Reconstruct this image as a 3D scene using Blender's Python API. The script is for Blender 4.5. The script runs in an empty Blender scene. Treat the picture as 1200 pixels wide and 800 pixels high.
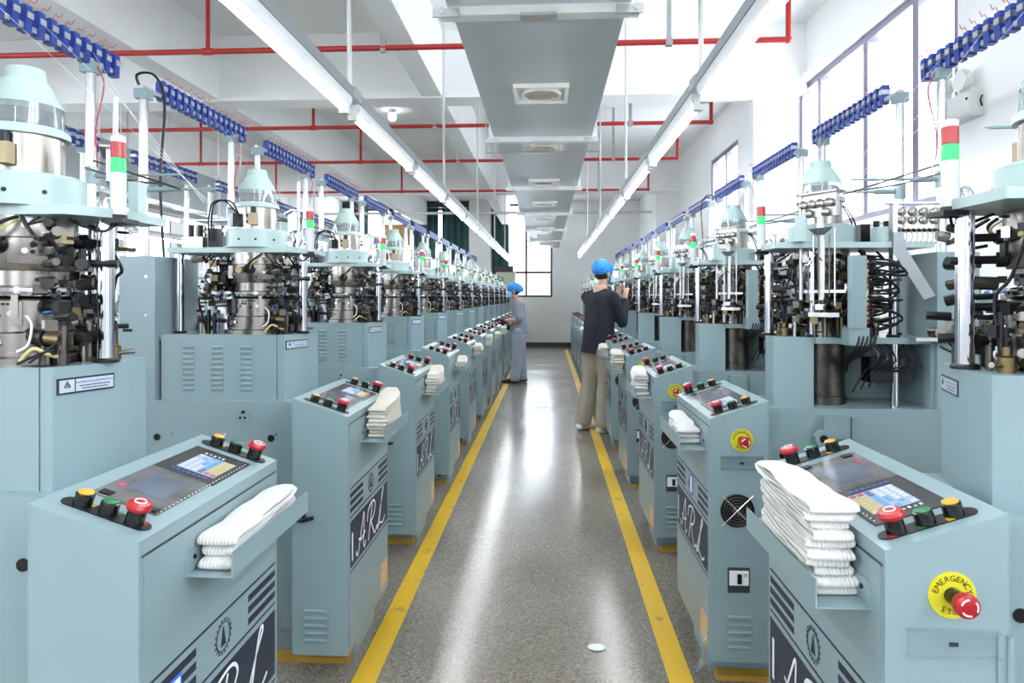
import bpy, bmesh, math, random
from mathutils import Vector, Matrix

scene = bpy.context.scene
col = scene.collection
PI = math.pi

# ------------------------------------------------------------------ camera
CAM_H = 1.37
FPX = 770.0
cam_d = bpy.data.cameras.new('camera')
cam = bpy.data.objects.new('camera', cam_d)
col.objects.link(cam)
cam_d.sensor_width = 36.0
cam_d.lens = 36.0 * FPX / 1200.0
cam_d.shift_y = -52.0 / 1200.0
cam_d.clip_start = 0.02
cam.location = (0, 0, CAM_H)
cam.rotation_euler = (PI / 2, 0, math.atan(42.0 / FPX))
scene.camera = cam

# ------------------------------------------------------------------ sky and exposure
world = bpy.data.worlds.new('sky')
scene.world = world
world.use_nodes = True
bg = world.node_tree.nodes['Background']
bg.inputs[0].default_value = (0.86, 0.93, 1.0, 1)
bg.inputs[1].default_value = 5.5
scene.view_settings.view_transform = 'Standard'
scene.view_settings.look = 'None'
scene.view_settings.gamma = 1.0
scene.view_settings.use_curve_mapping = False
scene.view_settings.exposure = 1.32
TUBE_POWER = 24.0


def portal(name, loc, rot, sx, sy):
    d = bpy.data.lights.new(name, 'AREA')
    d.shape = 'RECTANGLE'
    d.size = sx
    d.size_y = sy
    d.cycles.is_portal = True
    o = bpy.data.objects.new(name, d)
    o.location = loc
    o.rotation_euler = rot
    col.objects.link(o)


# ------------------------------------------------------------------ materials
MATS = {}


def mat(name, color, rough=0.5, metal=0.0, **k):
    m = bpy.data.materials.new(name)
    m.use_nodes = True
    nt = m.node_tree
    b = nt.nodes['Principled BSDF']
    b.inputs['Base Color'].default_value = (*color, 1)
    b.inputs['Roughness'].default_value = rough
    b.inputs['Metallic'].default_value = metal
    if 'emit' in k:
        b.inputs['Emission Color'].default_value = (*k.get('ecol', color), 1)
        b.inputs['Emission Strength'].default_value = k['emit']
    if 'trans' in k:
        b.inputs['Transmission Weight'].default_value = k['trans']
        b.inputs['IOR'].default_value = k.get('ior', 1.3)
    if 'spec' in k:
        b.inputs['Specular IOR Level'].default_value = k['spec']
    if 'noise' in k or 'bump' in k:
        tc = nt.nodes.new('ShaderNodeTexCoord')
        n = nt.nodes.new('ShaderNodeTexNoise')
        n.inputs['Scale'].default_value = k.get('scale', 20)
        n.inputs['Detail'].default_value = 5
        nt.links.new(tc.outputs['Object'], n.inputs['Vector'])
        if 'noise' in k:
            r = nt.nodes.new('ShaderNodeValToRGB')
            a = k['noise']
            r.color_ramp.elements[0].position = 0.3
            r.color_ramp.elements[1].position = 0.7
            r.color_ramp.elements[0].color = (*[max(0, c * (1 - a)) for c in color], 1)
            r.color_ramp.elements[1].color = (*[min(1, c * (1 + a)) for c in color], 1)
            nt.links.new(n.outputs['Fac'], r.inputs['Fac'])
            nt.links.new(r.outputs['Color'], b.inputs['Base Color'])
        if 'bump' in k:
            bp = nt.nodes.new('ShaderNodeBump')
            bp.inputs['Strength'].default_value = k['bump']
            bp.inputs['Distance'].default_value = k.get('bdist', 0.01)
            nt.links.new(n.outputs['Fac'], bp.inputs['Height'])
            nt.links.new(bp.outputs['Normal'], b.inputs['Normal'])
    MATS[name] = m
    return m


def mat_pane(name, tint, gloss=0.08, alpha=0.0, rough=0.05):
    m = bpy.data.materials.new(name)
    m.use_nodes = True
    nt = m.node_tree
    nt.nodes.clear()
    out = nt.nodes.new('ShaderNodeOutputMaterial')
    t = nt.nodes.new('ShaderNodeBsdfTransparent')
    t.inputs[0].default_value = (*tint, 1)
    g = nt.nodes.new('ShaderNodeBsdfGlossy')
    g.inputs['Roughness'].default_value = rough
    mx = nt.nodes.new('ShaderNodeMixShader')
    mx.inputs[0].default_value = gloss
    nt.links.new(t.outputs[0], mx.inputs[1])
    nt.links.new(g.outputs[0], mx.inputs[2])
    last = mx
    if alpha > 0:
        d = nt.nodes.new('ShaderNodeBsdfDiffuse')
        d.inputs[0].default_value = (*tint, 1)
        m2 = nt.nodes.new('ShaderNodeMixShader')
        m2.inputs[0].default_value = alpha
        nt.links.new(mx.outputs[0], m2.inputs[1])
        nt.links.new(d.outputs[0], m2.inputs[2])
        last = m2
    nt.links.new(last.outputs[0], out.inputs[0])
    MATS[name] = m
    return m


mat('paint', (0.214, 0.296, 0.312), 0.32, noise=0.03, scale=3, bump=0.03, bdist=0.002)
mat('paint_pale', (0.31, 0.405, 0.395), 0.34, noise=0.03, scale=4)
mat('navy', (0.013, 0.020, 0.042), 0.45, noise=0.08, scale=30)
mat('print_white', (0.75, 0.78, 0.80), 0.5)
mat('steel', (0.27, 0.252, 0.228), 0.27, 1.0, noise=0.05, scale=14)
mat('steel_dark', (0.11, 0.10, 0.09), 0.35, 1.0, noise=0.25, scale=25)
mat('chrome', (0.62, 0.63, 0.68), 0.10, 1.0)
mat('alu', (0.50, 0.51, 0.51), 0.35, 1.0, noise=0.05, scale=10)
mat('brass', (0.17, 0.125, 0.06), 0.38, 0.9, noise=0.15, scale=30)
mat('brass_pale', (0.30, 0.24, 0.14), 0.5, 0.3)
mat('black', (0.006, 0.006, 0.007), 0.38, spec=0.3)
mat('black_gloss', (0.007, 0.007, 0.008), 0.15)
mat('rubber', (0.008, 0.008, 0.009), 0.45, spec=0.3)
mat('wire_white', (0.75, 0.74, 0.70), 0.5)
mat('wire_yellow', (0.55, 0.47, 0.20), 0.5)
mat('wire_red', (0.45, 0.05, 0.08), 0.5)
mat('blue_plastic', (0.006, 0.036, 0.26), 0.38)
mat('blue_fit', (0.05, 0.20, 0.65), 0.35)
mat('red_plastic', (0.34, 0.006, 0.012), 0.28)
mat('green_plastic', (0.010, 0.13, 0.045), 0.35)
mat('yellow_plastic', (0.52, 0.29, 0.008), 0.35)
mat('yellow_plate', (0.56, 0.50, 0.015), 0.45)
mat('lamp_green', (0.006, 0.24, 0.05), 0.3, emit=0.40, ecol=(0.01, 0.9, 0.16))
mat('lamp_red', (0.26, 0.003, 0.008), 0.25, emit=0.05, ecol=(0.9, 0.01, 0.02))
mat('white_plastic', (0.66, 0.66, 0.64), 0.4)
mat('lamp_post', (0.46, 0.47, 0.465), 0.35)
mat('panel_dark', (0.035, 0.034, 0.035), 0.22)
mat('screen', (0.12, 0.12, 0.122), 0.14, noise=0.45, scale=9)
mat('lcd', (0.10, 0.12, 0.155), 0.10, noise=0.2, scale=14)
mat('keypad_blue', (0.252, 0.312, 0.420), 0.4)
mat('key_white', (0.480, 0.492, 0.510), 0.4)
mat('key_yellow', (0.510, 0.360, 0.060), 0.4)
mat('key_cyan', (0.060, 0.252, 0.450), 0.4)
mat('key_navy', (0.024, 0.054, 0.192), 0.4)
mat('key_red', (0.420, 0.030, 0.048), 0.4)
mat('tube_light', (1, 1, 1), 0.4, emit=TUBE_POWER, ecol=(0.93, 0.97, 1.0))
mat('bulb', (1, 1, 1), 0.4, emit=6.0, ecol=(0.95, 0.98, 1.0))
mat('fixture_white', (0.60, 0.61, 0.62), 0.35)
mat('trunking', (0.27, 0.29, 0.30), 0.35, 0.3)
mat('wall_white', (0.87, 0.87, 0.855), 0.75, noise=0.02, scale=1.5, bump=0.08, bdist=0.004)
mat('ceiling_white', (0.84, 0.835, 0.82), 0.8, noise=0.03, scale=1.2, bump=0.05, bdist=0.004)
mat('duct', (0.40, 0.44, 0.455), 0.30, 0.5, noise=0.05, scale=2.5)
mat('duct_rail', (0.66, 0.68, 0.67), 0.35, 0.5, noise=0.08, scale=8)
mat('vent', (0.66, 0.66, 0.63), 0.5, noise=0.06, scale=20)
mat('vent_dirty', (0.50, 0.47, 0.42), 0.6, noise=0.25, scale=22)
mat('pipe_red', (0.42, 0.022, 0.018), 0.35, noise=0.12, scale=6)
mat('window_frame', (0.23, 0.21, 0.27), 0.4, 0.4)
mat('frame_dark', (0.06, 0.055, 0.055), 0.4)
mat('curtain', (0.035, 0.10, 0.095), 0.75, noise=0.2, scale=6)
mat('cardboard', (0.42, 0.24, 0.10), 0.7, noise=0.08, scale=10)
mat('cabinet_cream', (0.58, 0.60, 0.42), 0.5)
mat('dark_grey', (0.035, 0.037, 0.04), 0.5)
mat('baseboard_black', (0.02, 0.02, 0.02), 0.4)
mat('yellow_line', (0.80, 0.49, 0.02), 0.42, noise=0.08, scale=7)
mat('wood_strip', (0.42, 0.24, 0.03), 0.6, noise=0.15, scale=12)
mat('sticker_orange', (0.72, 0.42, 0.18), 0.5, noise=0.2, scale=40)
mat('card_white', (0.75, 0.78, 0.82), 0.4)
mat('card_blue', (0.02, 0.14, 0.65), 0.4)
mat('plate_print', (0.50, 0.56, 0.66), 0.3, 0.3)
mat('navy_cloth', (0.007, 0.0085, 0.017), 0.85, noise=0.2, scale=12, bump=0.5, bdist=0.02)
mat('khaki_cloth', (0.34, 0.305, 0.245), 0.85, noise=0.08, scale=9, bump=0.5, bdist=0.02)
mat('scrub_top', (0.19, 0.215, 0.255), 0.85, noise=0.10, scale=10, bump=0.5, bdist=0.02)
mat('scrub_trousers', (0.27, 0.305, 0.37), 0.85, noise=0.08, scale=9, bump=0.5, bdist=0.02)
mat('cap_blue', (0.01, 0.20, 0.55), 0.6, noise=0.25, scale=60, bump=0.8, bdist=0.01)
mat('mask_blue', (0.22, 0.52, 0.72), 0.7)
mat('skin', (0.46, 0.27, 0.19), 0.5, noise=0.05, scale=15)
mat('hair', (0.012, 0.010, 0.009), 0.5)
mat('shoe_black', (0.012, 0.012, 0.014), 0.35)
mat('shoe_white', (0.65, 0.65, 0.65), 0.5)
mat('exit_white', (0.70, 0.74, 0.66), 0.4)
mat('exit_green', (0.10, 0.45, 0.12), 0.4)
mat('thread', (0.85, 0.85, 0.84), 0.7)
mat_pane('glass', (0.97, 0.98, 1.0), 0.06)
mat_pane('acrylic', (0.86, 0.92, 0.94), 0.10, 0.05)
mat_pane('hood_clear', (0.66, 0.73, 0.75), 0.10, 0.16)
mat_pane('hood_milky', (0.36, 0.46, 0.43), 0.06, 0.70, 0.25)


def sock_mat(name, c):
    m = mat(name, c, 0.9)
    nt = m.node_tree
    b = nt.nodes['Principled BSDF']
    tc = nt.nodes.new('ShaderNodeTexCoord')
    w = nt.nodes.new('ShaderNodeTexWave')
    w.bands_direction = 'X'
    w.inputs['Scale'].default_value = 42
    w.inputs['Distortion'].default_value = 1.0
    bp = nt.nodes.new('ShaderNodeBump')
    bp.inputs['Strength'].default_value = 0.55
    bp.inputs['Distance'].default_value = 0.002
    nt.links.new(tc.outputs['Object'], w.inputs['Vector'])
    nt.links.new(w.outputs['Fac'], bp.inputs['Height'])
    nt.links.new(bp.outputs['Normal'], b.inputs['Normal'])


sock_mat('sock_white', (0.58, 0.58, 0.55))
sock_mat('sock_cream', (0.54, 0.51, 0.44))
sock_mat('sock_black', (0.02, 0.02, 0.022))


def floor_mat():
    m = mat('terrazzo', (0.30, 0.29, 0.27), 0.16)
    nt = m.node_tree
    b = nt.nodes['Principled BSDF']
    tc = nt.nodes.new('ShaderNodeTexCoord')
    v = nt.nodes.new('ShaderNodeTexVoronoi')
    v.inputs['Scale'].default_value = 150
    n = nt.nodes.new('ShaderNodeTexNoise')
    n.inputs['Scale'].default_value = 1.3
    n.inputs['Detail'].default_value = 8
    r = nt.nodes.new('ShaderNodeValToRGB')
    e = r.color_ramp.elements
    e[0].position = 0.0
    e[0].color = (0.13, 0.113, 0.090, 1)
    e[1].position = 1.0
    e[1].color = (0.36, 0.335, 0.285, 1)
    e2 = r.color_ramp.elements.new(0.25)
    e2.color = (0.215, 0.193, 0.158, 1)
    e3 = r.color_ramp.elements.new(0.8)
    e3.color = (0.243, 0.220, 0.181, 1)
    sep = nt.nodes.new('ShaderNodeSeparateColor')
    mx = nt.nodes.new('ShaderNodeMix')
    mx.data_type = 'RGBA'
    mx.blend_type = 'MULTIPLY'
    mx.inputs[0].default_value = 0.5
    r2 = nt.nodes.new('ShaderNodeValToRGB')
    r2.color_ramp.elements[0].position = 0.3
    r2.color_ramp.elements[0].color = (0.62, 0.60, 0.56, 1)
    r2.color_ramp.elements[1].position = 0.72
    nt.links.new(tc.outputs['Object'], v.inputs['Vector'])
    nt.links.new(tc.outputs['Object'], n.inputs['Vector'])
    nt.links.new(v.outputs['Color'], sep.inputs[0])
    nt.links.new(sep.outputs[0], r.inputs['Fac'])
    nt.links.new(n.outputs['Fac'], r2.inputs['Fac'])
    nt.links.new(r.outputs['Color'], mx.inputs[6])
    nt.links.new(r2.outputs['Color'], mx.inputs[7])
    nt.links.new(mx.outputs[2], b.inputs['Base Color'])
    mr = nt.nodes.new('ShaderNodeMapRange')
    mr.inputs['To Min'].default_value = 0.10
    mr.inputs['To Max'].default_value = 0.30
    nt.links.new(n.outputs['Fac'], mr.inputs['Value'])
    nt.links.new(mr.outputs[0], b.inputs['Roughness'])


floor_mat()


def line_mat():
    m = MATS['yellow_line']
    nt = m.node_tree
    b = nt.nodes['Principled BSDF']
    tc = nt.nodes.new('ShaderNodeTexCoord')
    n = nt.nodes.new('ShaderNodeTexNoise')
    n.inputs['Scale'].default_value = 9
    n.inputs['Detail'].default_value = 7
    r = nt.nodes.new('ShaderNodeValToRGB')
    r.color_ramp.elements[0].position = 0.26
    r.color_ramp.elements[0].color = (0.22, 0.17, 0.06, 1)
    r.color_ramp.elements[1].position = 0.40
    r.color_ramp.elements[1].color = (0.66, 0.41, 0.012, 1)
    nt.links.new(tc.outputs['Object'], n.inputs['Vector'])
    nt.links.new(n.outputs['Fac'], r.inputs['Fac'])
    nt.links.new(r.outputs['Color'], b.inputs['Base Color'])


line_mat()


# ------------------------------------------------------------------ mesh helpers
def smooth_path(pts, k=6, closed=False):
    pts = [Vector(p) for p in pts]
    if len(pts) < 3:
        return pts
    out = []
    n = len(pts)
    for i in range(n - 1):
        p0 = pts[max(i - 1, 0)]
        p1, p2 = pts[i], pts[i + 1]
        p3 = pts[min(i + 2, n - 1)]
        for j in range(k):
            t = j / k
            out.append(0.5 * ((2 * p1) + (p2 - p0) * t + (2 * p0 - 5 * p1 + 4 * p2 - p3) * t * t
                              + (3 * p1 - p0 - 3 * p2 + p3) * t ** 3))
    out.append(pts[-1])
    return out


class MB:
    def __init__(self):
        self.bm = bmesh.new()

    def box(self, lo, hi, rot=None, pivot=None):
        vs = []
        for x in (lo[0], hi[0]):
            for y in (lo[1], hi[1]):
                for z in (lo[2], hi[2]):
                    p = Vector((x, y, z))
                    if rot is not None:
                        pv = Vector(pivot) if pivot else (Vector(lo) + Vector(hi)) / 2
                        p = rot @ (p - pv) + pv
                    vs.append(self.bm.verts.new(p))
        for f in ((0, 1, 3, 2), (4, 6, 7, 5), (0, 4, 5, 1), (2, 3, 7, 6), (0, 2, 6, 4), (1, 5, 7, 3)):
            self.bm.faces.new([vs[i] for i in f])
        return self

    def cbox(self, c, s, rot=None):
        return self.box([c[i] - s[i] / 2 for i in range(3)], [c[i] + s[i] / 2 for i in range(3)], rot, c)

    def ring(self, c, ax, r, n, ry=None, ref=None):
        ax = Vector(ax).normalized()
        if ref is None:
            ref = Vector((0, 0, 1)) if abs(ax.z) < 0.9 else Vector((1, 0, 0))
        a = ax.cross(ref).normalized()
        b = ax.cross(a).normalized()
        ry = r if ry is None else ry
        return [self.bm.verts.new(Vector(c) + a * math.cos(2 * PI * i / n) * r + b * math.sin(2 * PI * i / n) * ry)
                for i in range(n)]

    def bridge(self, r0, r1):
        n = len(r0)
        for i in range(n):
            self.bm.faces.new((r0[i], r0[(i + 1) % n], r1[(i + 1) % n], r1[i]))

    def cap(self, r, flip=False):
        try:
            self.bm.faces.new(list(reversed(r)) if flip else r)
        except ValueError:
            pass

    def cyl(self, p0, p1, r0, r1=None, n=16, caps=True):
        p0, p1 = Vector(p0), Vector(p1)
        r1 = r0 if r1 is None else r1
        a = self.ring(p0, p1 - p0, r0, n)
        b = self.ring(p1, p1 - p0, r1, n)
        self.bridge(a, b)
        if caps:
            self.cap(a, True)
            self.cap(b)
        return self

    def lathe(self, prof, c=(0, 0, 0), n=28, ax=(0, 0, 1), caps=True):
        ax = Vector(ax).normalized()
        prev = None
        first = None
        for r, h in prof:
            rg = self.ring(Vector(c) + ax * h, ax, max(r, 1e-4), n)
            if prev:
                self.bridge(prev, rg)
            else:
                first = rg
            prev = rg
        if caps:
            self.cap(first, True)
            self.cap(prev)
        return self

    def tube(self, pts, r, n=6, k=6, smooth=True, ry=None, rads=None):
        pts = smooth_path(pts, k) if smooth else [Vector(p) for p in pts]
        prev = None
        first = None
        d0 = (pts[-1] - pts[0])
        ref = Vector((0, 0, 1)) if abs(d0.normalized().z) < 0.8 else Vector((1, 0.2, 0))
        a = None
        for i, p in enumerate(pts):
            t = (pts[min(i + 1, len(pts) - 1)] - pts[max(i - 1, 0)])
            if t.length < 1e-7:
                continue
            t.normalize()
            if a is None:
                a = t.cross(ref)
                if a.length < 1e-4:
                    a = t.cross(Vector((0, 1, 0.1)))
            a = (a - t * a.dot(t)).normalized()
            b = t.cross(a)
            rr = rads[i] if rads else r
            r2 = ry if ry is not None else rr
            rg = [self.bm.verts.new(p + a * math.cos(2 * PI * j / n) * rr + b * math.sin(2 * PI * j / n) * r2) for j in range(n)]
            if prev:
                self.bridge(prev, rg)
            else:
                first = rg
            prev = rg
        self.cap(first, True)
        self.cap(prev)
        return self

    def prism(self, poly, lo, hi, axis='z'):
        def P(a, b, h):
            return {'z': (a, b, h), 'y': (a, h, b), 'x': (h, a, b)}[axis]
        v0 = [self.bm.verts.new(P(a, b, lo)) for a, b in poly]
        v1 = [self.bm.verts.new(P(a, b, hi)) for a, b in poly]
        self.bridge(v0, v1)
        self.cap(v0, True)
        self.cap(v1)
        return self

    def quad(self, a, b, c, d):
        self.bm.faces.new([self.bm.verts.new(Vector(p)) for p in (a, b, c, d)])
        return self

    def sphere(self, c, r, s=(1, 1, 1), n=16, m=10):
        mt = Matrix.Translation(c) @ Matrix.Diagonal((r * s[0], r * s[1], r * s[2], 1))
        bmesh.ops.create_uvsphere(self.bm, u_segments=n, v_segments=m, radius=1, matrix=mt)
        return self

    def ribbon(self, pts, w, nrm, k=8):
        pts = smooth_path(pts, k)
        nrm = Vector(nrm)
        prev = None
        for i, p in enumerate(pts):
            t = (pts[min(i + 1, len(pts) - 1)] - pts[max(i - 1, 0)])
            if t.length < 1e-7:
                continue
            s = t.normalized().cross(nrm) * (w / 2)
            cur = (self.bm.verts.new(p + s), self.bm.verts.new(p - s))
            if prev:
                self.bm.faces.new((prev[0], cur[0], cur[1], prev[1]))
            prev = cur
        return self

    def mesh(self, name, material, bevel=0.0, seg=1, angle=35):
        bm = self.bm
        if bevel > 0:
            ed = [e for e in bm.edges if len(e.link_faces) == 2 and e.calc_face_angle(0) > 0.5]
            bmesh.ops.bevel(bm, geom=ed, offset=bevel, segments=seg, affect='EDGES', clamp_overlap=True)
        bmesh.ops.recalc_face_normals(bm, faces=bm.faces)
        me = bpy.data.meshes.new(name)
        bm.to_mesh(me)
        bm.free()
        me.materials.append(MATS[material])
        me.shade_smooth()
        me.set_sharp_from_angle(angle=math.radians(angle))
        return me

    def build(self, name, material, parent=None, bevel=0.0, seg=1, angle=35, lod=None, kind=None):
        return obj(name, self.mesh(name, material, bevel, seg, angle), parent, lod, kind)


LOD = {}


def obj(name, me, parent=None, lod=None, kind=None, loc=None):
    o = bpy.data.objects.new(name, me)
    col.objects.link(o)
    if parent:
        o.parent = parent
    if loc:
        o.location = loc
    if kind:
        o['kind'] = kind
    if lod is not None:
        LOD[o.name] = lod
    return o


def tag(o, label, cat, group=None):
    o['label'] = label
    o['category'] = cat
    if group:
        o['group'] = group
    return o


def thing(name, label, cat, loc=(0, 0, 0), rz=0.0, group=None):
    o = bpy.data.objects.new(name, None)
    o.empty_display_size = 0.1
    col.objects.link(o)
    o.location = loc
    o.rotation_euler = (0, 0, rz)
    return tag(o, label, cat, group)


def struct(o):
    o['kind'] = 'structure'
    return o


KIDS = {}


def copy_tree(o, parent=None, maxlod=9, depth=0):
    c = o.copy()
    col.objects.link(c)
    if parent:
        c.parent = parent
    if o.name not in KIDS:
        KIDS[o.name] = list(o.children)
    for ch in KIDS[o.name]:
        if LOD.get(ch.name, 0) > maxlod:
            continue
        copy_tree(ch, c, maxlod, depth + 1)
    return c


FONT = {}


def text_mesh(s, size, material, align='CENTER'):
    cu = bpy.data.curves.new('lettering', 'FONT')
    cu.body = s
    cu.size = size
    cu.align_x = align
    cu.align_y = 'CENTER'
    cu.resolution_u = 2
    o = bpy.data.objects.new('lettering', cu)
    col.objects.link(o)
    dg = bpy.context.evaluated_depsgraph_get()
    me = bpy.data.meshes.new_from_object(o.evaluated_get(dg))
    me.name = 'lettering'
    bpy.data.objects.remove(o)
    bpy.data.curves.remove(cu)
    me.materials.clear()
    me.materials.append(MATS[material])
    return me


def xf(me, m):
    me.transform(m)
    return me


YAW = 42.0 / FPX


def Yd(depth, X):
    return depth + X * YAW


# ------------------------------------------------------------------ the building
X_R, X_L, Y_B, Y_F = 2.5, -9.2, 18.2, -5.0
Z_S, Z_B = 4.02, 3.37
struct(MB().box((X_L - .2, Y_F - .2, -.1), (X_R + .2, Y_B + .2, 0)).build('floor', 'terrazzo'))
struct(MB().box((X_L - .2, Y_F - .2, Z_S), (X_R + .2, Y_B + .2, Z_S + .2)).build('ceiling', 'ceiling_white'))


def wall_with_holes(name, axis, pos, thick, a0, a1, z0, z1, holes, material='wall_white'):
    """axis 'x': wall in the plane X=pos running along Y; 'y': plane Y=pos running along X"""
    mb = MB()
    cuts = sorted(set([a0, a1] + [h[0] for h in holes] + [h[1] for h in holes]))

    def bx(a, b, lo, hi):
        if hi - lo < 1e-4:
            return
        if axis == 'x':
            mb.box((min(pos, pos + thick), a, lo), (max(pos, pos + thick), b, hi))
        else:
            mb.box((a, min(pos, pos + thick), lo), (b, max(pos, pos + thick), hi))
    for a, b in zip(cuts[:-1], cuts[1:]):
        mid = (a + b) / 2
        hs = sorted([(h[2], h[3]) for h in holes if h[0] < mid < h[1]])
        z = z0
        for lo, hi in hs:
            bx(a, b, z, lo)
            z = hi
        bx(a, b, z, z1)
    return struct(mb.build(name, material))


W1 = (Yd(4.02, 2.5), Yd(6.57, 2.5), 1.97, 3.45)
W2 = (Yd(8.67, 2.5), Yd(10.1, 2.5), 1.97, 3.45)
ADDED_W0 = (-3.2, 0.6, 1.97, 3.45)  # unseen window behind the camera, added to bring in more light
wall_with_holes('wall_right', 'x', X_R, 0.2, Y_F - .2, Y_B + .2, 0, Z_S, [ADDED_W0, W1, W2])
BW1 = (-1.14, 0.125, 1.37, 3.95)
BW2 = (-6.9, -2.16, 1.30, 3.85)
wall_with_holes('wall_back', 'y', Y_B, 0.2, X_L - .2, X_R + .2, 0, Z_S, [BW1, BW2])
ADDED_LWS = [(-3.6, -0.4, 1.3, 3.4), (1.2, 4.6, 1.3, 3.4), (7.2, 10.6, 1.3, 3.4), (13.0, 15.6, 1.3, 3.4)]  # unseen windows, added to light the hall from the left
wall_with_holes('wall_left', 'x', X_L, -0.2, Y_F - .2, Y_B + .2, 0, Z_S, ADDED_LWS)
ADDED_FWS = [(-6.4, -3.4, 1.4, 3.4), (-0.9, 1.3, 1.6, 3.3)]  # unseen windows, added and sized to light faces turned towards the camera
wall_with_holes('wall_front', 'y', Y_F, -0.2, X_L - .2, X_R + .2, 0, Z_S, ADDED_FWS)

WIN_N = [0]


def window(axis, pos, inward, h, mull=(), transoms=(), fm='window_frame', fw=0.05, light=True, depth=0.09):
    WIN_N[0] += 1
    a0, a1, z0, z1 = h
    p = pos - inward * 0.06

    def bx(mb, a, b, lo, hi, t0, t1):
        q0, q1 = sorted((p + t0, p + t1))
        if axis == 'x':
            mb.box((q0, a, lo), (q1, b, hi))
        else:
            mb.box((a, q0, lo), (b, q1, hi))
    mb = MB()
    for a, b, lo, hi in ((a0, a1, z0, z0 + fw), (a0, a1, z1 - fw, z1), (a0, a0 + fw, z0 + fw, z1 - fw), (a1 - fw, a1, z0 + fw, z1 - fw)):
        bx(mb, a, b, lo, hi, -depth / 2, depth / 2)
    w = struct(mb.build('window_%d' % WIN_N[0], fm))
    for m in mull:
        m1 = MB()
        bx(m1, m - fw * .6, m + fw * .6, z0 + fw, z1 - fw, -depth / 2, depth / 2)
        m1.build('mullion', fm, w)
    for t in transoms:
        m1 = MB()
        bx(m1, a0 + fw, a1 - fw, t - fw * .6, t + fw * .6, -depth / 2 - .003, depth / 2 + .003)
        m1.build('transom', fm, w)
    edges = [a0 + fw] + list(mull) + [a1 - fw]
    for e0, e1 in zip(edges[:-1], edges[1:]):
        m1 = MB()
        bx(m1, e0, e1, z0 + fw, z1 - fw, -.003, .003)
        m1.build('pane', 'glass', w)
    if light:
        c = ((a0 + a1) / 2, (z0 + z1) / 2)
        q = pos - inward * 0.25
        if axis == 'x':
            portal('window_portal', (q, c[0], c[1]), (PI / 2, 0, PI / 2 if inward < 0 else -PI / 2), a1 - a0, z1 - z0)
        else:
            portal('window_portal', (c[0], q, c[1]), (PI / 2, 0, 0 if inward > 0 else PI), a1 - a0, z1 - z0)
    return w


# inward = direction from the wall plane into the room
window('x', X_R, -1, W1, [Yd(d, 2.5) for d in (4.51, 5.22, 6.11)], fw=0.06)
window('x', X_R, -1, W2, [Yd(9.3, 2.5)], fw=0.06)
window('x', X_R, -1, ADDED_W0, [-2.2, -1.2, -.3])
wb = window('y', Y_B, -1, BW1, [-0.60], [2.05], 'frame_dark', 0.06)
window('y', Y_B, -1, BW2, [-5.6, -4.4, -3.3], [2.9], 'frame_dark', 0.06)
for h in ADDED_LWS:
    window('x', X_L, 1, h, [(h[0] * 2 + h[1]) / 3, (h[0] + h[1] * 2) / 3])
for h in ADDED_FWS:
    window('y', Y_F, 1, h, [(h[0] * 2 + h[1]) / 3, (h[0] + h[1] * 2) / 3])
# venetian slats in the lower right light of the back window
slat = MB().cbox((0, 0, 0), (0.60, 0.035, 0.004), Matrix.Rotation(0.6, 3, 'X')).mesh('blind_slat', 'alu')
for i in range(17):
    obj('blind_slat', slat, wb, loc=(-0.237, Y_B - .03, 1.455 + i * 0.033))

# columns, beams, baseboards
cn = 0
for y in (Yd(6.57, 2.5), Yd(6.57, 2.5) + 5.95):
    cn += 1
    struct(MB().box((2.06, y, 0), (X_R, y + .48, Z_S)).build('column_%d' % cn, 'wall_white'))
struct(MB().box((-2.15, Y_B - .35, 0), (-1.56, Y_B, Z_S)).build('column_3', 'wall_white'))
bn = 0
for y in (Yd(6.50, 0), Yd(12.5, 0)):
    bn += 1
    struct(MB().box((X_L, y, Z_B - .012), (X_R, y + .3, Z_S + .01)).build('beam_%d' % bn, 'wall_white'))
for x in (-1.155, -3.43, -5.8):
    bn += 1
    struct(MB().box((x - .1, Y_F, Z_B), (x + .1, Y_B, Z_S + .015)).build('beam_%d' % bn, 'wall_white'))
struct(MB().box((X_L, Y_B - .03, 0), (X_R, Y_B - .001, .12)).build('baseboard_back', 'baseboard_black', bevel=.003))
struct(MB().box((X_R - .02, Y_F, 0), (X_R - .001, Y_B - .03, .12)).build('baseboard_right', 'baseboard_black'))
struct(MB().box((X_R - .06, W1[0] - .1, W1[2] - .05), (X_R, W1[1], W1[2])).build('window_sill_1', 'wall_white'))
struct(MB().box((X_R - .06, W2[0] - .1, W2[2] - .05), (X_R, W2[1] + .1, W2[2])).build('window_sill_2', 'wall_white'))
struct(MB().box((X_R - .05, W1[0] - .1, W1[3]), (X_R, W1[1], W1[3] + .07)).build('window_lintel', 'wall_white'))

# yellow aisle lines
for x, who in ((-0.655, 'left'), (0.475, 'right')):
    o = MB().box((x - .043, -1.0, 0), (x + .043, 17.2, .002)).build('floor_line_' + who, 'yellow_line')
    struct(o)
fs = thing('floor_sign', 'small green and white exit arrow sticker on the polished floor', 'floor sign', (-0.1, 8.15, 0))
MB().box((-.14, -.14, .0005), (.14, .14, .002)).build('plate', 'exit_white', fs, bevel=.001)
MB().prism([(-.10, -.03), (.03, -.03), (.03, -.08), (.11, 0), (.03, .08), (.03, .03), (-.10, .03)], .002, .0035).build('arrow', 'exit_green', fs)

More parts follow.
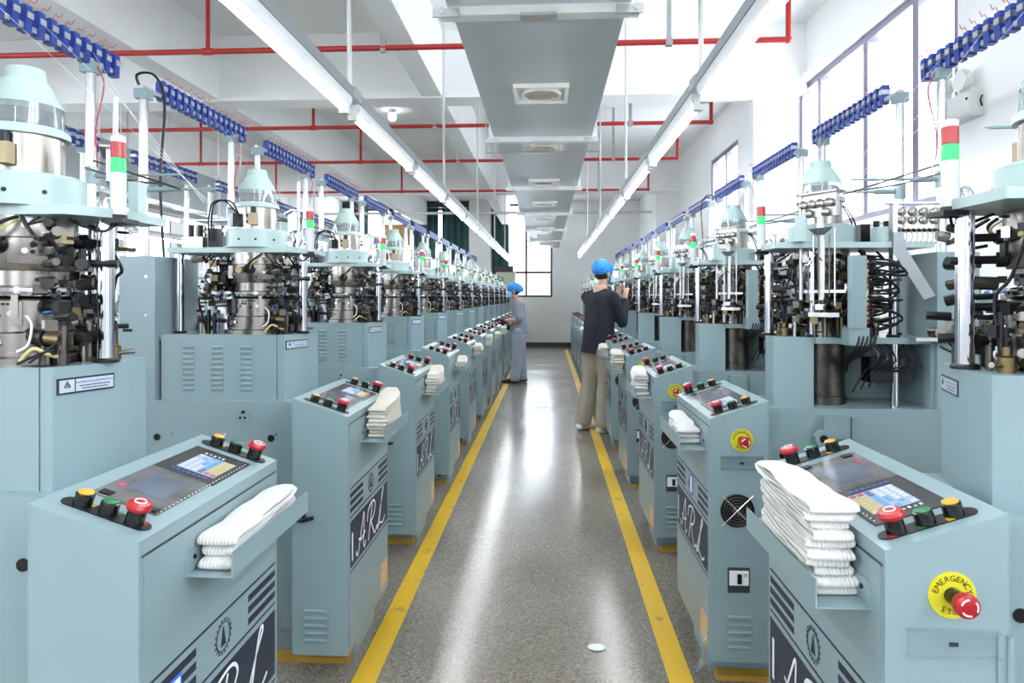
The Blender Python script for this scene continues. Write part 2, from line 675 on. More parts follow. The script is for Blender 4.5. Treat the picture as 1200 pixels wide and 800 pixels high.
# ------------------------------------------------------------------ services under the ceiling
PIPES = [(5.03, 'nearest the duct flange with the widest rail'), (7.36, ''), (9.26, ''), (11.9, '')]
ORD = ['first', 'second', 'third', 'fourth', 'fifth', 'sixth', 'seventh', 'eighth', 'ninth', 'tenth',
       'eleventh', 'twelfth', 'thirteenth', 'fourteenth', 'fifteenth', 'sixteenth']
for i, (d, _) in enumerate(PIPES):
    z = CAM_H + 1.93
    t = thing('sprinkler_pipe', 'red painted sprinkler pipe crossing under the beams, %s from the back wall' % ORD[3 - i], 'pipe', (0, d, 0))
    t.rotation_euler.z = 0.0
    MB().cyl((X_L, 0, z), (1.80, 0, z), .022, n=12).build('main_pipe', 'pipe_red', t)
    MB().cyl((1.80, 0, z - .022), (1.80, 0, Z_S), .02, n=12).sphere((1.80, 0, z), .028).build('end_riser', 'pipe_red', t)
    for x in (-2.67, -5.02, -7.4):
        MB().cyl((x, 0, z), (x, 0, Z_S), .017, n=10).cyl((x - .04, 0, z), (x + .04, 0, z), .028, n=12).build('riser', 'pipe_red', t)
    for x in (-1.155, -3.43):
        MB().box((x - .14, -.02, z - .035), (x - .10, .02, Z_B + .05)).build('clamp', 'alu', t)
    MB().box((.9, -.015, z), (.93, .015, Z_S)).box((.89, -.025, z - .03), (.94, .025, z + .03)).build('hanger', 'alu', t)

# round bulbs on the slab
for i, (x, y) in enumerate(((-2.2, 9.2), (-2.2, 14.8), (1.3, 14.8))):
    t = thing('ceiling_bulb', 'round white ceiling bulb glowing on the slab between beams', 'ceiling lamp', (x, y, Z_S), 0, 'bulbs on the slab')
    MB().cyl((0, 0, -.05), (0, 0, 0), .05, n=16).build('socket', 'white_plastic', t)
    MB().sphere((0, 0, -.10), .06).build('bulb_globe', 'bulb', t)

# white conduit across the back bay
tag(MB().cyl((X_L + .01, 14.0, 3.17), (X_R - .01, 14.0, 3.17), .03, n=10).build('conduit', 'white_plastic'),
    'thin white conduit spanning the hall below the last beam', 'pipe')

Z_L = CAM_H + 0.82
LPITCH = 1.335
tube_me = MB().cyl((0, -.585, 0), (0, .585, 0), .014, n=10).mesh('tube', 'tube_light')
body_me = MB().prism([(-.022, .012), (-.032, .03), (-.032, .055), (.032, .055), (.032, .03), (.022, .012)], -.61, .61, 'y').mesh('fixture_body', 'fixture_white')
cap_me = MB().box((-.018, -.02, -.02), (.018, .02, .03)).mesh('end_cap', 'white_plastic', bevel=.004)


def lamp_row(x, y0, n, aisle, side):
    y1 = y0 + n * LPITCH
    t = thing('lighting_rail', 'long grey lighting rail hung on white rods above %s' % side, 'rail', (x, y0, Z_L))
    MB().box((-.035, -.7, .056), (.035, y1 - y0 - .6, .10)).build('channel', 'trunking', t, bevel=.004)
    for k in range(n):
        if k % 2 == 0:
            yy = k * LPITCH - .66
            MB().cyl((0, yy, .10), (0, yy, Z_S - Z_L), .011, n=8).build('hanger_rod', 'white_plastic', t)
            MB().box((-.04, yy - .05, .0555), (.04, yy + .05, .106)).build('joint_clip', 'alu', t)
    for k in range(n):
        f = thing('fluorescent_lamp', 'lit white tube lamp under the rail above %s' % side, 'lamp',
                  (x, y0 + k * LPITCH, Z_L), 0, 'tube lamps above ' + side)
        obj('fixture_body', body_me, f)
        obj('tube', tube_me, f)
        for s in (-1, 1):
            obj('end_cap', cap_me, f, loc=(0, s * .605, 0))


LY0 = Yd(3.62, -.885)       # centre of the fixture that starts at depth ~2.9
LA = LY0 - 4 * LPITCH  # rows begin with added lamps behind the camera that light the near faces
lamp_row(-.885, LA - .02, 13, 1, 'the curtain side machines')
lamp_row(.645, LA - .10, 12, 1, 'the window side machines')
lamp_row(-3.95, LA, 14, 2, 'the near edge of the hidden aisle')  # this row and the next lengthened with added lamps to brighten the back
lamp_row(-5.45, LA, 14, 2, 'the far edge of the hidden aisle')


# ------------------------------------------------------------------ air ducts
def air_duct(x0, label, vents, near):
    z0 = CAM_H + 1.1
    hw, zt = 0.335, z0 + .48
    t = thing('air_duct', label, 'air duct', (x0, 0, 0))
    ys = [near] + [2.50 + i * 2.03 for i in range(0 if near < 2.6 else 1, 7)]
    hws = [.345, .335, .325, .315, .305, .295, .285, .275]
    for i, (a, b) in enumerate(zip(ys[:-1], ys[1:])):
        w = hws[i]
        s = MB().box((-w, a, z0), (w, b, zt)).build('duct_section', 'duct', t, bevel=.004)
        if i:
            fl = MB()
            for lo, hi in (((-w - .045, a - .03, z0 - .035), (w + .045, a + .03, z0 - .0)), ((-w - .045, a - .03, z0), (-w, a + .03, zt)),
                           ((w, a - .03, z0), (w + .045, a + .03, zt)), ((-w - .045, a - .03, zt), (w + .045, a + .03, zt + .035))):
                fl.box(lo, hi)
            f = fl.build('flange', 'duct_rail', t, bevel=.004)
            MB().box((-.07, a - .04, z0 - .045), (.07, a + .03, z0 - .033)).build('clip', 'alu', f, bevel=.002)
            for sx in (-1, 1):
                m = MB().box((sx * (w + .01) - .055, a - .038, z0 - .042), (sx * (w + .01) + .045, a - .028, z0 - .01))
                m.cyl((sx * (w + .03), a - .045, z0 - .02), (sx * (w + .03), a - .028, z0 - .02), .014, n=10)
                m.build('corner_plate', 'alu', f)
                MB().cyl((sx * (w + .03), a, zt), (sx * (w + .03), a, Z_S), .006, n=6).build('hanger_rod', 'white_plastic', t)
    for (y, tilt) in vents:
        v = MB()
        o, q = .145, .105
        # square frame of four bars round a round opening
        for lo, hi in (((-o, y - o, z0 - .022), (o, y - o + .02, z0)), ((-o, y + o - .02, z0 - .022), (o, y + o, z0)),
                       ((-o, y - o + .02, z0 - .022), (-o + .02, y + o - .02, z0)), ((o - .02, y - o + .02, z0 - .022), (o, y + o - .02, z0))):
            v.box(lo, hi)
        v = v.build('vent_frame', 'vent', t, bevel=.004)
        MB().box((-o + .018, y - o + .018, z0 - .010), (o - .018, y + o - .018, z0 - .0005)).build('vent_plate', 'vent', v)
        bl = MB()
        bl.lathe([(q, -.010), (q, -.020), (q - .012, -.022), (q - .015, -.012)], (0, y, z0), 28, caps=False)
        bl.build('vent_ring', 'vent', v)
        MB().cyl((0, y, z0 - .011), (0, y, z0 - .010), q - .012, n=28).build('vent_back', 'dark_grey', v)
        R = Matrix.Rotation(tilt, 3, 'Z')
        for i in range(-4, 5):
            half = math.sqrt(max(0, (q - .015) ** 2 - (i * .02) ** 2))
            if half < .02:
                continue
            c = R @ Vector((0, i * .02, 0))
            MB().cbox((c.x, y + c.y, z0 - .018), (2 * half, .015, .003), R @ Matrix.Rotation(.55, 3, 'X')).build('vent_blade', 'vent_dirty', v)
        MB().cyl((0, y + o + .03, z0 - .012), (0, y + o + .03, z0), .012, n=10).build('sensor', 'black', v)
    # thin stay rod under the duct
    MB().cyl((-.42, 4.85, z0 - .03), (.42, 4.85, z0 - .03), .006, n=8).cyl((-.42, 4.85, z0 - .03), (-.42, 4.85, Z_S), .005, n=6).cyl((.42, 4.85, z0 - .03), (.42, 4.85, Z_S), .005, n=6).build('stay_rod', 'alu', t)
    return t


VENTS = [(3.53, .45), (4.80, .2), (6.27, 1.2), (7.7, 2.2), (9.1, .8), (10.5, .3), (12.0, 1.0), (13.6, .5)]
air_duct(-0.035, 'grey sheet metal air duct with flanged sections running above the aisle', VENTS, .9)
air_duct(-4.75, 'pale air duct above the hidden aisle beyond the curtain side machines', VENTS[1:6], .9)

# ------------------------------------------------------------------ the knitting machine
AX, AY = -0.477, 0.04     # needle cylinder axis
TOPZ0, TOPZ1 = 1.546, 1.567
TABZ = 1.224
BASEZ = 0.97


def script_strokes():
    A = [[(0.00, .16), (.06, .02), (.16, .10), (.34, .62), (.50, 1.02), (.50, .60), (.47, .18), (.53, .0), (.62, .12)], [(.16, .42), (.34, .34), (.58, .44)]]
    Rr = [[(.12, .0), (.26, .5), (.40, .98)], [(.04, .62), (.14, .95), (.48, 1.05), (.62, .84), (.48, .58), (.28, .50)], [(.30, .50), (.44, .22), (.58, .0), (.74, .14)]]
    L = [[(.0, .12), (.14, .15), (.36, .66), (.56, 1.04), (.50, 1.10), (.40, .80), (.26, .22), (.12, .0), (.06, .08), (.26, .10), (.50, .0), (.68, .14)]]
    out = []
    for g, x0 in ((A, .14), (Rr, .82), (L, 1.52)):
        for s in g:
            out.append([(x0 + x, y) for x, y in s])
    return out


def make_machine(seed):
    rnd = random.Random(seed)
    t = thing('knitting_machine', 'sock knitting machine', 'machine')

    # ---- base and plinth
    MB().box((-.93, -.12, .10), (-.2, .20, BASEZ)).build('base_cabinet', 'paint', t, bevel=.005)
    MB().box((-.88, -.10, .0), (-.03, .17, .10)).build('plinth', 'paint', t, bevel=.004)
    MB().box((-.95, -.16, .0), (-.04, -.11, .018)).build('floor_batten', 'wood_strip', t, lod=2)
    MB().box((-.95, .18, .0), (-.04, .23, .018)).build('floor_batten', 'wood_strip', t, lod=2)
    MB().cyl((-.10, -.101, .05), (-.10, -.1035, .05), .014, n=14).build('plinth_hole', 'black', t, lod=2)
    # left side fittings
    for u, z, r in ((-.35, .83, .0135), (-.80, .83, .0135)):
        MB().cyl((u, -.118, z), (u, -.1225, z), r, n=16).build('cable_hole', 'black', t, lod=2)
    sk = MB().box((-.48, -.128, .895), (-.435, -.12, .925)).build('socket_bracket', 'paint', t, bevel=.003, lod=2)
    for du in (.013, .031):
        MB().cyl((-.48 + du, -.1275, .909), (-.48 + du, -.1305, .909), .005, n=10).build('socket_hole', 'black', sk, lod=3)
    MB().cyl((-.458, -.125, .925), (-.458, -.125, .935), .006, n=8).build('socket_knob', 'black', sk, lod=3)
    for u in (-.33, -.53, -.74):
        MB().cyl((u, -.120, .845), (u, -.1235, .845), .005, n=8).build('screw', 'chrome', t, lod=3)
    # right side fittings
    mb_ = MB().box((-.50, .20, .87), (-.41, .235, .95)).build('junction_box', 'paint', t, bevel=.008, lod=2)
    MB().cyl((-.405, .215, .87), (-.405, .245, .87), .028, n=16).build('junction_elbow', 'paint', mb_, lod=2)
    MB().cyl((-.405, .245, .87), (-.405, .248, .87), .014, n=14).build('elbow_hole', 'black', mb_, lod=3)
    MB().box((-.70, .20, .85), (-.52, .204, .94)).build('access_plate', 'paint', t, bevel=.0015, lod=2)
    for u in (-.62, -.28):
        MB().cyl((u, .199, .80), (u, .2025, .80), .013, n=14).build('cable_hole', 'black', t, lod=3)

    # ---- front column and left panel
    poly = [(-.312, -.09), (-.264, .06), (-.264, .15), (-.40, .17), (-.40, .04), (-.338, .02), (-.338, -.09)]
    fc = MB().prism(poly, BASEZ, TABZ).build('front_column', 'paint', t, bevel=.003)
    sp = MB().box((-.80, -.092, BASEZ), (-.3405, -.075, TABZ)).build('side_panel', 'paint', t, bevel=.003)
    louv = MB().prism([(-.011 * math.cos(a), .0045 * math.sin(a)) for a in [i * PI / 5 for i in range(6)]], -.022, .022, 'x')
    # louvre: half-round rib, bulging towards -v
    lm = bpy.data.meshes.new('louvre')
    bm = bmesh.new()
    vs = []
    for u in (-.022, .022):
        vs.append([bm.verts.new((u, -.006 * math.sin(a), .007 * math.cos(a))) for a in [i * PI / 4 for i in range(5)]])
    for i in range(4):
        bm.faces.new((vs[0][i], vs[0][i + 1], vs[1][i + 1], vs[1][i]))
    bm.faces.new(vs[0])
    bm.faces.new(list(reversed(vs[1])))
    bmesh.ops.recalc_face_normals(bm, faces=bm.faces)
    bm.to_mesh(lm)
    bm.free()
    lm.materials.append(MATS['paint'])
    louv.bm.free()
    for c in range(3):
        for r in range(9):
            obj('louvre', lm, sp, lod=2, loc=(-.69 + c * .115, -.092, 1.012 + r * .0205))
    # table
    MB().box((-.86, -.085, TABZ - .022), (-.40, .19, TABZ)).build('table', 'paint', t, bevel=.003)
    MB().box((-.86, .15, BASEZ), (-.80, .19, TABZ - .022)).build('table_support', 'paint', t, bevel=.003, lod=2)
    # name plate on the left front facet
    d = Vector((.048, .15, 0)).normalized()
    nrm = Vector((d.y, -d.x, 0))
    rotm = Matrix((d, nrm * -1, Vector((0, 0, 1)))).transposed()
    c0 = Vector((-.312, -.09, 1.183)) + d * .072
    npl = MB().cbox(c0 + nrm * .001, (.128, .004, .034), rotm).build('name_plate', 'panel_dark', t, lod=2)
    MB().cbox(c0 + nrm * .003 + d * .018, (.086, .002, .026), rotm).build('plate_face', 'plate_print', npl, lod=2)
    MB().cbox(c0 + nrm * .003 - d * .044, (.032, .002, .026), rotm).build('plate_logo_field', 'plate_print', npl, lod=2)
    tm = Matrix.Translation(c0 + nrm * .0046 + d * .018 + Vector((0, 0, .006))) @ Matrix((d, Vector((0, 0, 1)), nrm)).transposed().to_4x4()
    obj('lettering', xf(text_mesh('Automatic Socks Knitting Machine', .0066, 'navy'), tm), npl, lod=3)
    pl_ = MB()
    for i, w_ in enumerate((.070, .060)):
        pl_.cbox(c0 + nrm * .0042 + d * .018 + Vector((0, 0, -.002 - i * .006)), (w_, .0006, .0018), rotm)
    pl_.build('print_line', 'navy', npl, lod=3)
    lg = MB()
    p = c0 + nrm * .0045 - d * .044
    for (ax_, az, bx_, bz) in ((-.007, -.002, 0, .010), (.007, -.002, 0, .010), (-.007, -.002, .007, -.002), (-.004, -.002, 0, .006), (.004, -.002, 0, .006)):
        lg.tube([p + d * ax_ + Vector((0, 0, az)), p + d * bx_ + Vector((0, 0, bz))], .0008, 4, smooth=False)
    lg.build('plate_emblem', 'navy', npl, lod=3)

    # ---- pillars and top plate
    for i, (u, v, r) in enumerate(((-.285, .035, .0175), (-.775, -.005, .0165), (-.69, .15, .014), (-.40, .155, .012))):
        pl = MB().cyl((u, v, TABZ), (u, v, TOPZ0), r, n=20).build('pillar', 'chrome', t)
        MB().lathe([(r + .009, 0), (r + .009, .006), (r + .005, .010), (r + .002, .010)], (u, v, TABZ), 20).build('pillar_foot', 'black', pl, lod=2)
    MB().prism([(-.80, -.055), (-.315, -.055), (-.290, -.03), (-.250, .03), (-.250, .21), (-.80, .21)], TOPZ0, TOPZ1).build('top_plate', 'paint_pale', t, bevel=.002)
    MB().lathe([(.017, 0), (.017, .012), (.012, .024), (.003, .030)], (-.285, .035, TOPZ1), 12).build('acorn_nut', 'chrome', t, lod=2)
    # ---- head on the plate
    hz = TOPZ1
    n8 = 16
    MB().lathe([(.128, 0), (.128, .006), (.118, .006), (.118, .068), (.112, .073)], (AX, AY, hz), 48).build('head_housing', 'paint_pale', t)
    for a in (-1.75, -1.2, -.6):
        MB().cyl((AX + .1165 * math.cos(a), AY + .1165 * math.sin(a), hz + .03), (AX + .1195 * math.cos(a), AY + .1195 * math.sin(a), hz + .03), .005, n=8).build('set_screw', 'black', t, lod=3)
    MB().lathe([(.076, .073), (.076, .168), (.07, .170)], (AX, AY, hz), 40).build('head_drum', 'steel', t)
    dw = MB()
    dw.cbox((AX - .055, AY - .062, hz + .11), (.045, .045, .05), Matrix.Rotation(.75, 3, 'Z'))
    dw.build('drum_slot', 'black', t, lod=2)
    sol = MB().cbox((AX + .022, AY - .085, hz + .112), (.030, .024, .046)).build('head_solenoid', 'brass_pale', t, bevel=.002, lod=2)
    MB().cyl((AX + .022, AY - .085, hz + .134), (AX + .022, AY - .085, hz + .16), .010, n=10).cbox((AX + .003, AY - .085, hz + .125), (.012, .018, .012)).cbox((AX + .003, AY - .085, hz + .10), (.012, .018, .012)).build('solenoid_plug', 'black', sol, lod=2)
    MB().lathe([(.086, .162), (.086, .176), (.080, .182), (.066, .184)], (AX, AY, hz), 40).build('hood_flange', 'paint_pale', t)
    MB().lathe([(.076, .182), (.074, .232)], (AX, AY, hz), 40, caps=False).build('hood_window', 'hood_clear', t)
    MB().lathe([(.074, .232), (.071, .245), (.046, .288), (.040, .294), (.038, .318), (.035, .320), (.034, .31)], (AX, AY, hz), 40, caps=False).build('hood', 'hood_milky', t)
    MB().lathe([(.05, .184), (.066, .190), (.066, .218), (.055, .224)], (AX, AY, hz), 24).build('inner_drum', 'dark_grey', t)
    for a0 in (0, 1):
        MB().tube([(AX - .02, AY - .10, hz + .11), (AX - .05 - .02 * a0, AY - .12, hz + .175), (AX - .12 - .01 * a0, AY - .11, hz + .17), (AX - .15 - .012 * a0, AY - .08, hz + .10), (AX - .155 - .012 * a0, AY - .06, hz + .03)], .0035, 6).build('head_cable', 'rubber', t, lod=2)
    MB().cbox((AX - .24, AY - .03, hz + .022), (.085, .06, .045)).build('valve_block', 'alu', t, bevel=.002, lod=2)
    for q in (-.02, .018):
        MB().cyl((AX - .24 + q, AY - .03, hz + .045), (AX - .24 + q, AY - .03, hz + .095), .011, n=10).build('valve_plug', 'black', t, lod=2)
    MB().cbox((AX - .165, AY - .02, hz + .04), (.035, .05, .08)).build('connector_block', 'black', t, bevel=.003, lod=2)

    # ---- signal tower
    su, sv = -.256, .035
    br = MB().box((su - .02, sv - .03, TOPZ0 - .012), (su + .03, sv + .03, TOPZ0 - .002)).cyl((su, sv, TOPZ0 - .012), (su, sv, TOPZ0 + .008), .018, n=12).build('signal_base', 'black', t, bevel=.002)
    MB().cyl((su, sv, TOPZ0 + .008), (su, sv, TOPZ0 + .102), .0165, n=18).build('signal_post', 'lamp_post', t)
    MB().lathe([(.0155, 0), (.0155, .032), (.014, .033)], (su, sv, TOPZ0 + .102), 18).build('signal_green', 'lamp_green', t)
    MB().lathe([(.0155, 0), (.0155, .034), (.014, .035)], (su, sv, TOPZ0 + .136), 18).build('signal_red', 'lamp_red', t)
    MB().lathe([(.0150, 0), (.0150, .012), (.010, .015)], (su, sv, TOPZ0 + .171), 18).build('signal_cap', 'white_plastic', t)
    MB().tube([(su, sv, TOPZ0 - .01), (su - .02, sv - .02, TOPZ0 - .03), (su - .06, sv - .03, TOPZ0 - .02), (su - .10, sv - .02, TOPZ0 - .004)], .003, 5).build('signal_cable', 'rubber', t, lod=2)

    # ---- needle cylinder stack
    C = (AX, AY, 0)
    MB().lathe([(.088, BASEZ), (.088, 1.0), (.084, 1.004), (.084, 1.195), (.088, 1.20)], C, 36).build('lower_cylinder', 'steel_dark', t)
    MB().lathe([(.125, TABZ), (.125, 1.240), (.113, 1.244), (.113, 1.252)], C, 40).build('bed_ring', 'steel', t)
    MB().lathe([(.104, 1.252), (.104, 1.292), (.100, 1.296)], C, 40).build('cam_ring', 'steel', t)
    MB().lathe([(.096, 1.296), (.096, 1.362), (.092, 1.366)], C, 40).build('cam_cylinder', 'steel', t)
    MB().lathe([(.086, 1.366), (.098, 1.374), (.101, 1.382), (.098, 1.390), (.084, 1.396)], C, 40).build('bright_collar', 'chrome', t)
    MB().lathe([(.082, 1.396), (.082, 1.428)], C, 40).build('dial_neck', 'steel', t)
    MB().lathe([(.094, 1.428), (.096, 1.432), (.096, 1.498), (.093, 1.500)], C, 40).build('dial_housing', 'steel', t)
    MB().lathe([(.101, 1.500), (.101, TOPZ0)], C, 40).build('dial_cap', 'steel', t)

    def rad(a, r, z):
        return Vector((AX + r * math.cos(a), AY + r * math.sin(a), z))

    for a, z, r in ((-2.2, 1.525, .101), (-1.5, 1.525, .101), (-.9, 1.525, .101), (-1.35, 1.272, .104), (-2.0, 1.272, .104), (-1.15, 1.335, .096), (-1.9, 1.335, .096), (-.9, 1.47, .096), (-2.3, 1.46, .096)):
        MB().cyl(rad(a, r - .001, z), rad(a, r + .005, z), .0065, n=10).build('cap_screw', 'chrome', t, lod=2)
    for a, z, r in ((-.75, 1.485, .096), (-.75, 1.468, .096), (-1.75, 1.345, .096), (-1.4, 1.33, .096), (-1.62, 1.345, .096), (-2.1, 1.44, .096)):
        MB().cyl(rad(a, r - .001, z), rad(a, r + .001, z), .005, n=10).build('drill_hole', 'black', t, lod=3)
    for i in range(7):
        a = -1.75 + i * .09
        MB().cbox(rad(a, .0955, 1.355), (.003, .006, .005), Matrix.Rotation(a, 3, 'Z')).build('needle_slot', 'black', t, lod=3)
    # clamp plates bolted to the drum
    for a, z, hgt, wdt, m_ in ((-2.35, 1.335, .055, .05, 'steel_dark'), (-1.02, 1.335, .05, .018, 'steel'), (-2.6, 1.47, .05, .05, 'steel'), (-.85, 1.45, .016, .07, 'steel_dark'), (-2.45, 1.27, .02, .06, 'steel_dark')):
        MB().cbox(rad(a, .102, z), (.016, wdt, hgt), Matrix.Rotation(a, 3, 'Z')).build('cam_block', m_, t, bevel=.002, lod=2)
    # yarn cutter on the open side
    cu = MB().cyl(rad(-1.72, .10, 1.478), rad(-1.72, .125, 1.478), .014, n=14).build('cutter', 'brass_pale', t, lod=2)
    MB().cyl(rad(-1.40, .098, 1.482), rad(-1.40, .122, 1.482), .020, n=16).build('cutter_body', 'black_gloss', cu, lod=2)
    MB().tube([rad(-1.40, .12, 1.482), rad(-1.35, .15, 1.50), rad(-1.15, .15, 1.525), rad(-1.0, .12, 1.54)], .004, 6).build('cutter_cable', 'rubber', cu, lod=2)
    MB().tube([rad(-1.36, .12, 1.48), rad(-1.28, .145, 1.50), rad(-1.10, .14, 1.52), rad(-.98, .11, 1.535)], .003, 6).build('cutter_tube', 'wire_yellow', cu, lod=3)
    # radial actuators
    acts = []
    for z, aa in ((1.50, (-.45, .05, .6, 1.3, 2.4, 2.9, 3.5)), (1.452, (-.42, .1, .8, 1.6, 2.5, 3.3)),
                  (1.345, (-.48, 0.0, .7, 1.5, 2.2, 3.0, 3.6)), (1.285, (-.5, .3, 1.1, 2.0, 2.8))):
        for a in aa:
            acts.append((a + rnd.uniform(-.06, .06), z + rnd.uniform(-.006, .006)))
    acts = [q for q in acts if rad(q[0], .185, 0).x < -.305]
    for i, (a, z) in enumerate(acts):
        r0 = .092
        s = MB().cyl(rad(a, r0, z), rad(a, r0 + .020, z), .016, n=12).cyl(rad(a, r0 + .02, z), rad(a, r0 + .062, z), .009, n=10)
        s = s.build('actuator', 'black', t, lod=1)
        m_ = ('brass_pale', 'black', 'steel_dark', 'brass', 'black')[i % 5]
        MB().cbox(rad(a, r0 + .075, z), (.028, .024, .024), Matrix.Rotation(a, 3, 'Z')).build('coil', m_, s, bevel=.001, lod=1)
        if i % 4 == 0:
            MB().cyl(rad(a, r0 - .001, z), rad(a, r0 + .010, z), .0185, n=12).build('flange_ring', 'chrome', s, lod=2)
    # low side motor in front of the drum
    mo = MB().cyl(rad(-.75, .085, 1.287), rad(-.60, .145, 1.283), .020, n=14).build('feed_motor', 'black', t, lod=2)
    MB().cyl(rad(-.60, .145, 1.283), rad(-.52, .185, 1.28), .016, n=12).build('motor_fitting', 'brass', mo, lod=2)
    MB().tube([rad(-.95, .14, 1.236), rad(-.8, .16, 1.262), rad(-.66, .17, 1.25), rad(-.55, .175, 1.245), rad(-.48, .165, 1.262)], .004, 6).build('air_tube', 'wire_yellow', t, lod=2)
    MB().tube([rad(-.88, .10, 1.33), rad(-.8, .125, 1.31), rad(-.85, .13, 1.27), rad(-1.0, .13, 1.255)], .0025, 5).build('air_tube', 'wire_white', t, lod=2)
    MB().cbox(rad(-1.05, .108, 1.35), (.014, .012, .05), Matrix.Rotation(-1.05, 3, 'Z')).build('guide_block', 'steel', t, bevel=.002, lod=2)
    # left rear bracket with red tip
    bk = MB().box((AX - .15, AY - .03, TABZ), (AX - .11, AY - .005, 1.36)).cyl((AX - .10, AY - .035, 1.34), (AX - .10, AY - .005, 1.34), .03, n=18).build('cam_lever', 'alu', t, bevel=.002, lod=2)
    MB().cyl((AX - .10, AY - .038, 1.345), (AX - .10, AY - .034, 1.345), .012, n=12).build('lever_bolt', 'black', bk, lod=2)
    MB().cbox((AX - .19, AY - .03, 1.388), (.03, .012, .010)).build('lever_tip', 'red_plastic', bk, bevel=.002, lod=2)
    MB().cbox((AX - .14, AY - .03, 1.388), (.09, .010, .012)).build('lever_arm', 'steel', bk, lod=2)
    MB().lathe([(.020, 0), (.020, .04), (.016, .045)], (AX - .21, AY - .03, TABZ), 14).build('oil_cup', 'steel', t, lod=2)
    MB().lathe([(.015, 0), (.015, .03), (.008, .034), (.008, .05)], (AX + .16, AY + .07, TABZ), 14).build('oil_cup', 'brass', t, lod=2)
    # cables
    for i in range(20):
        a, z = acts[i % len(acts)]
        s0 = rad(a, .165, z)
        up = rnd.choice((1, 1, -1))
        a2 = a + rnd.uniform(-.5, .5)
        r2 = rnd.uniform(.18, .235)
        e = rad(a2 + rnd.uniform(-.3, .3), rnd.uniform(.12, .2), TOPZ0 - .005 if up > 0 else TABZ + .01)
        e.x = min(e.x, -.32)
        md = rad(a2, r2, (z + e.z) / 2 + rnd.uniform(-.02, .02))
        md.x = min(md.x, -.315)
        MB().tube([s0, (s0 + md) / 2 + Vector((0, 0, .02 * up)), md, e], rnd.choice((.0028, .0035, .0042)), 5, 5).build(
            'cable', ('wire_yellow' if i == 3 else ('wire_white' if i == 7 else 'rubber')), t, lod=2)
    # small fittings too small to pick apart
    for m_, nn in (('black', 95), ('steel', 46), ('brass', 10), ('steel_dark', 44), ('blue_fit', 8)):
        mb = MB()
        for i in range(nn):
            a = rnd.uniform(-.78, 3.75)
            r = rnd.uniform(.10, .20)
            z = rnd.uniform(TABZ + .012, TOPZ0 - .02)
            p = rad(a, r, z)
            if p.x > -.275 or p.y > .21:
                continue
            s = [rnd.uniform(.006, .028) * (.5 if m_ == 'blue_fit' else 1) for _ in range(3)]
            if rnd.random() < .5:
                mb.cbox(p, s, Matrix.Rotation(a + rnd.uniform(-.3, .3), 3, 'Z'))
            else:
                mb.cyl(p, rad(a + rnd.uniform(-.1, .1), r + rnd.uniform(.015, .05), z + rnd.uniform(-.01, .01)), s[0] * .5, n=8)
        # vertical pins round the bed
        for i in range(nn // 6):
            a = rnd.uniform(-.7, 3.7)
            p = rad(a, rnd.uniform(.13, .19), TABZ)
            if p.x < -.28 and p.y < .2:
                mb.cyl(p, p + Vector((0, 0, rnd.uniform(.03, .12))), rnd.uniform(.004, .009), n=7)
        mb.build({'black': 'black_fittings', 'steel': 'steel_fittings', 'brass': 'brass_fittings', 'steel_dark': 'dark_fittings', 'blue_fit': 'blue_fittings'}[m_][:-1], m_, t, lod=0, kind='stuff')

    # ---- rear cabinet
    MB().box((-.96, -.11, BASEZ), (-.815, .205, 1.53)).build('rear_cabinet', 'paint', t, bevel=.004)
    for z in (1.1, 1.3, 1.45):
        MB().cyl((-.85, -.11, z), (-.85, -.1125, z), .005, n=8).build('screw', 'chrome', t, lod=3)
    # ---- right side: valve box with air hoses
    vb = MB().prism([(-.55, .215), (-.492, .232), (-.487, .245), (-.498, .260), (-.55, .25)], 1.262, 1.515).build('valve_box', 'paint', t, bevel=.003)
    for i in range(14):
        MB().cbox((-.554, .24, 1.28 + i * .0165), (.010, .012, .010)).build('hose_port', 'brass_pale' if i % 3 else 'red_plastic', vb, lod=2)
    MB().box((-.56, .19, 1.20), (-.49, .25, 1.262)).build('valve_box_arm', 'paint', t, bevel=.006, lod=1)
    for i in range(16):
        z = 1.285 + i * .0145
        sgn = rnd.uniform(-.03, .03)
        out = rnd.uniform(.06, .12)
        MB().tube([(-.557, .24, z), (-.557 - out * .7, .235 + sgn, z + rnd.uniform(-.03, .03)), (-.557 - out * 1.3, .20 + sgn * .4, z - .012), (-.60, .15, z - rnd.uniform(.0, .05)), (-.54, .12, z)], .0042, 5, 4).build('air_hose', 'rubber', t, lod=2)
    for i in range(5):
        MB().tube([(-.53 - i * .014, .235, 1.262), (-.52 - i * .014, .25, 1.21), (-.50 - i * .01, .22, 1.16), (-.53, .14, 1.10 + i * .01)], .0045, 6, 4).build('air_hose', 'rubber', t, lod=2)
    for i in range(6):
        MB().tube([(-.60 - i * .03, .16, 1.20), (-.62 - i * .03, .19, 1.16 - .01 * i), (-.58 - i * .02, .17, 1.10), (-.55 - i * .03, .14, 1.02 + .01 * i)], .003, 5, 4).build('lower_cable', rnd.choice(('rubber', 'steel_dark')), t, lod=2)
    MB().box((-.74, .10, 1.06), (-.60, .17, 1.15)).build('stepper_motor', 'black', t, bevel=.004, lod=2)
    MB().cyl((-.69, .16, BASEZ), (-.69, .16, TABZ - .022), .013, n=12).build('lower_pillar', 'chrome', t, lod=2)
    # arm with knobs sticking out at the rear right
    am = MB().box((-.95, .20, 1.215), (-.72, .245, 1.228)).build('bobbin_arm', 'alu', t, bevel=.003, lod=2)
    MB().cyl((-.90, .225, 1.228), (-.90, .225, 1.285), .014, n=10).cyl((-.97, .225, 1.255), (-.86, .225, 1.255), .012, n=10).sphere((-.90, .225, 1.29), .010).build('arm_knob', 'black', am, lod=2)
    MB().cyl((-.80, .2, 1.245), (-.80, .25, 1.245), .018, n=14).build('arm_wheel', 'steel', am, lod=2)
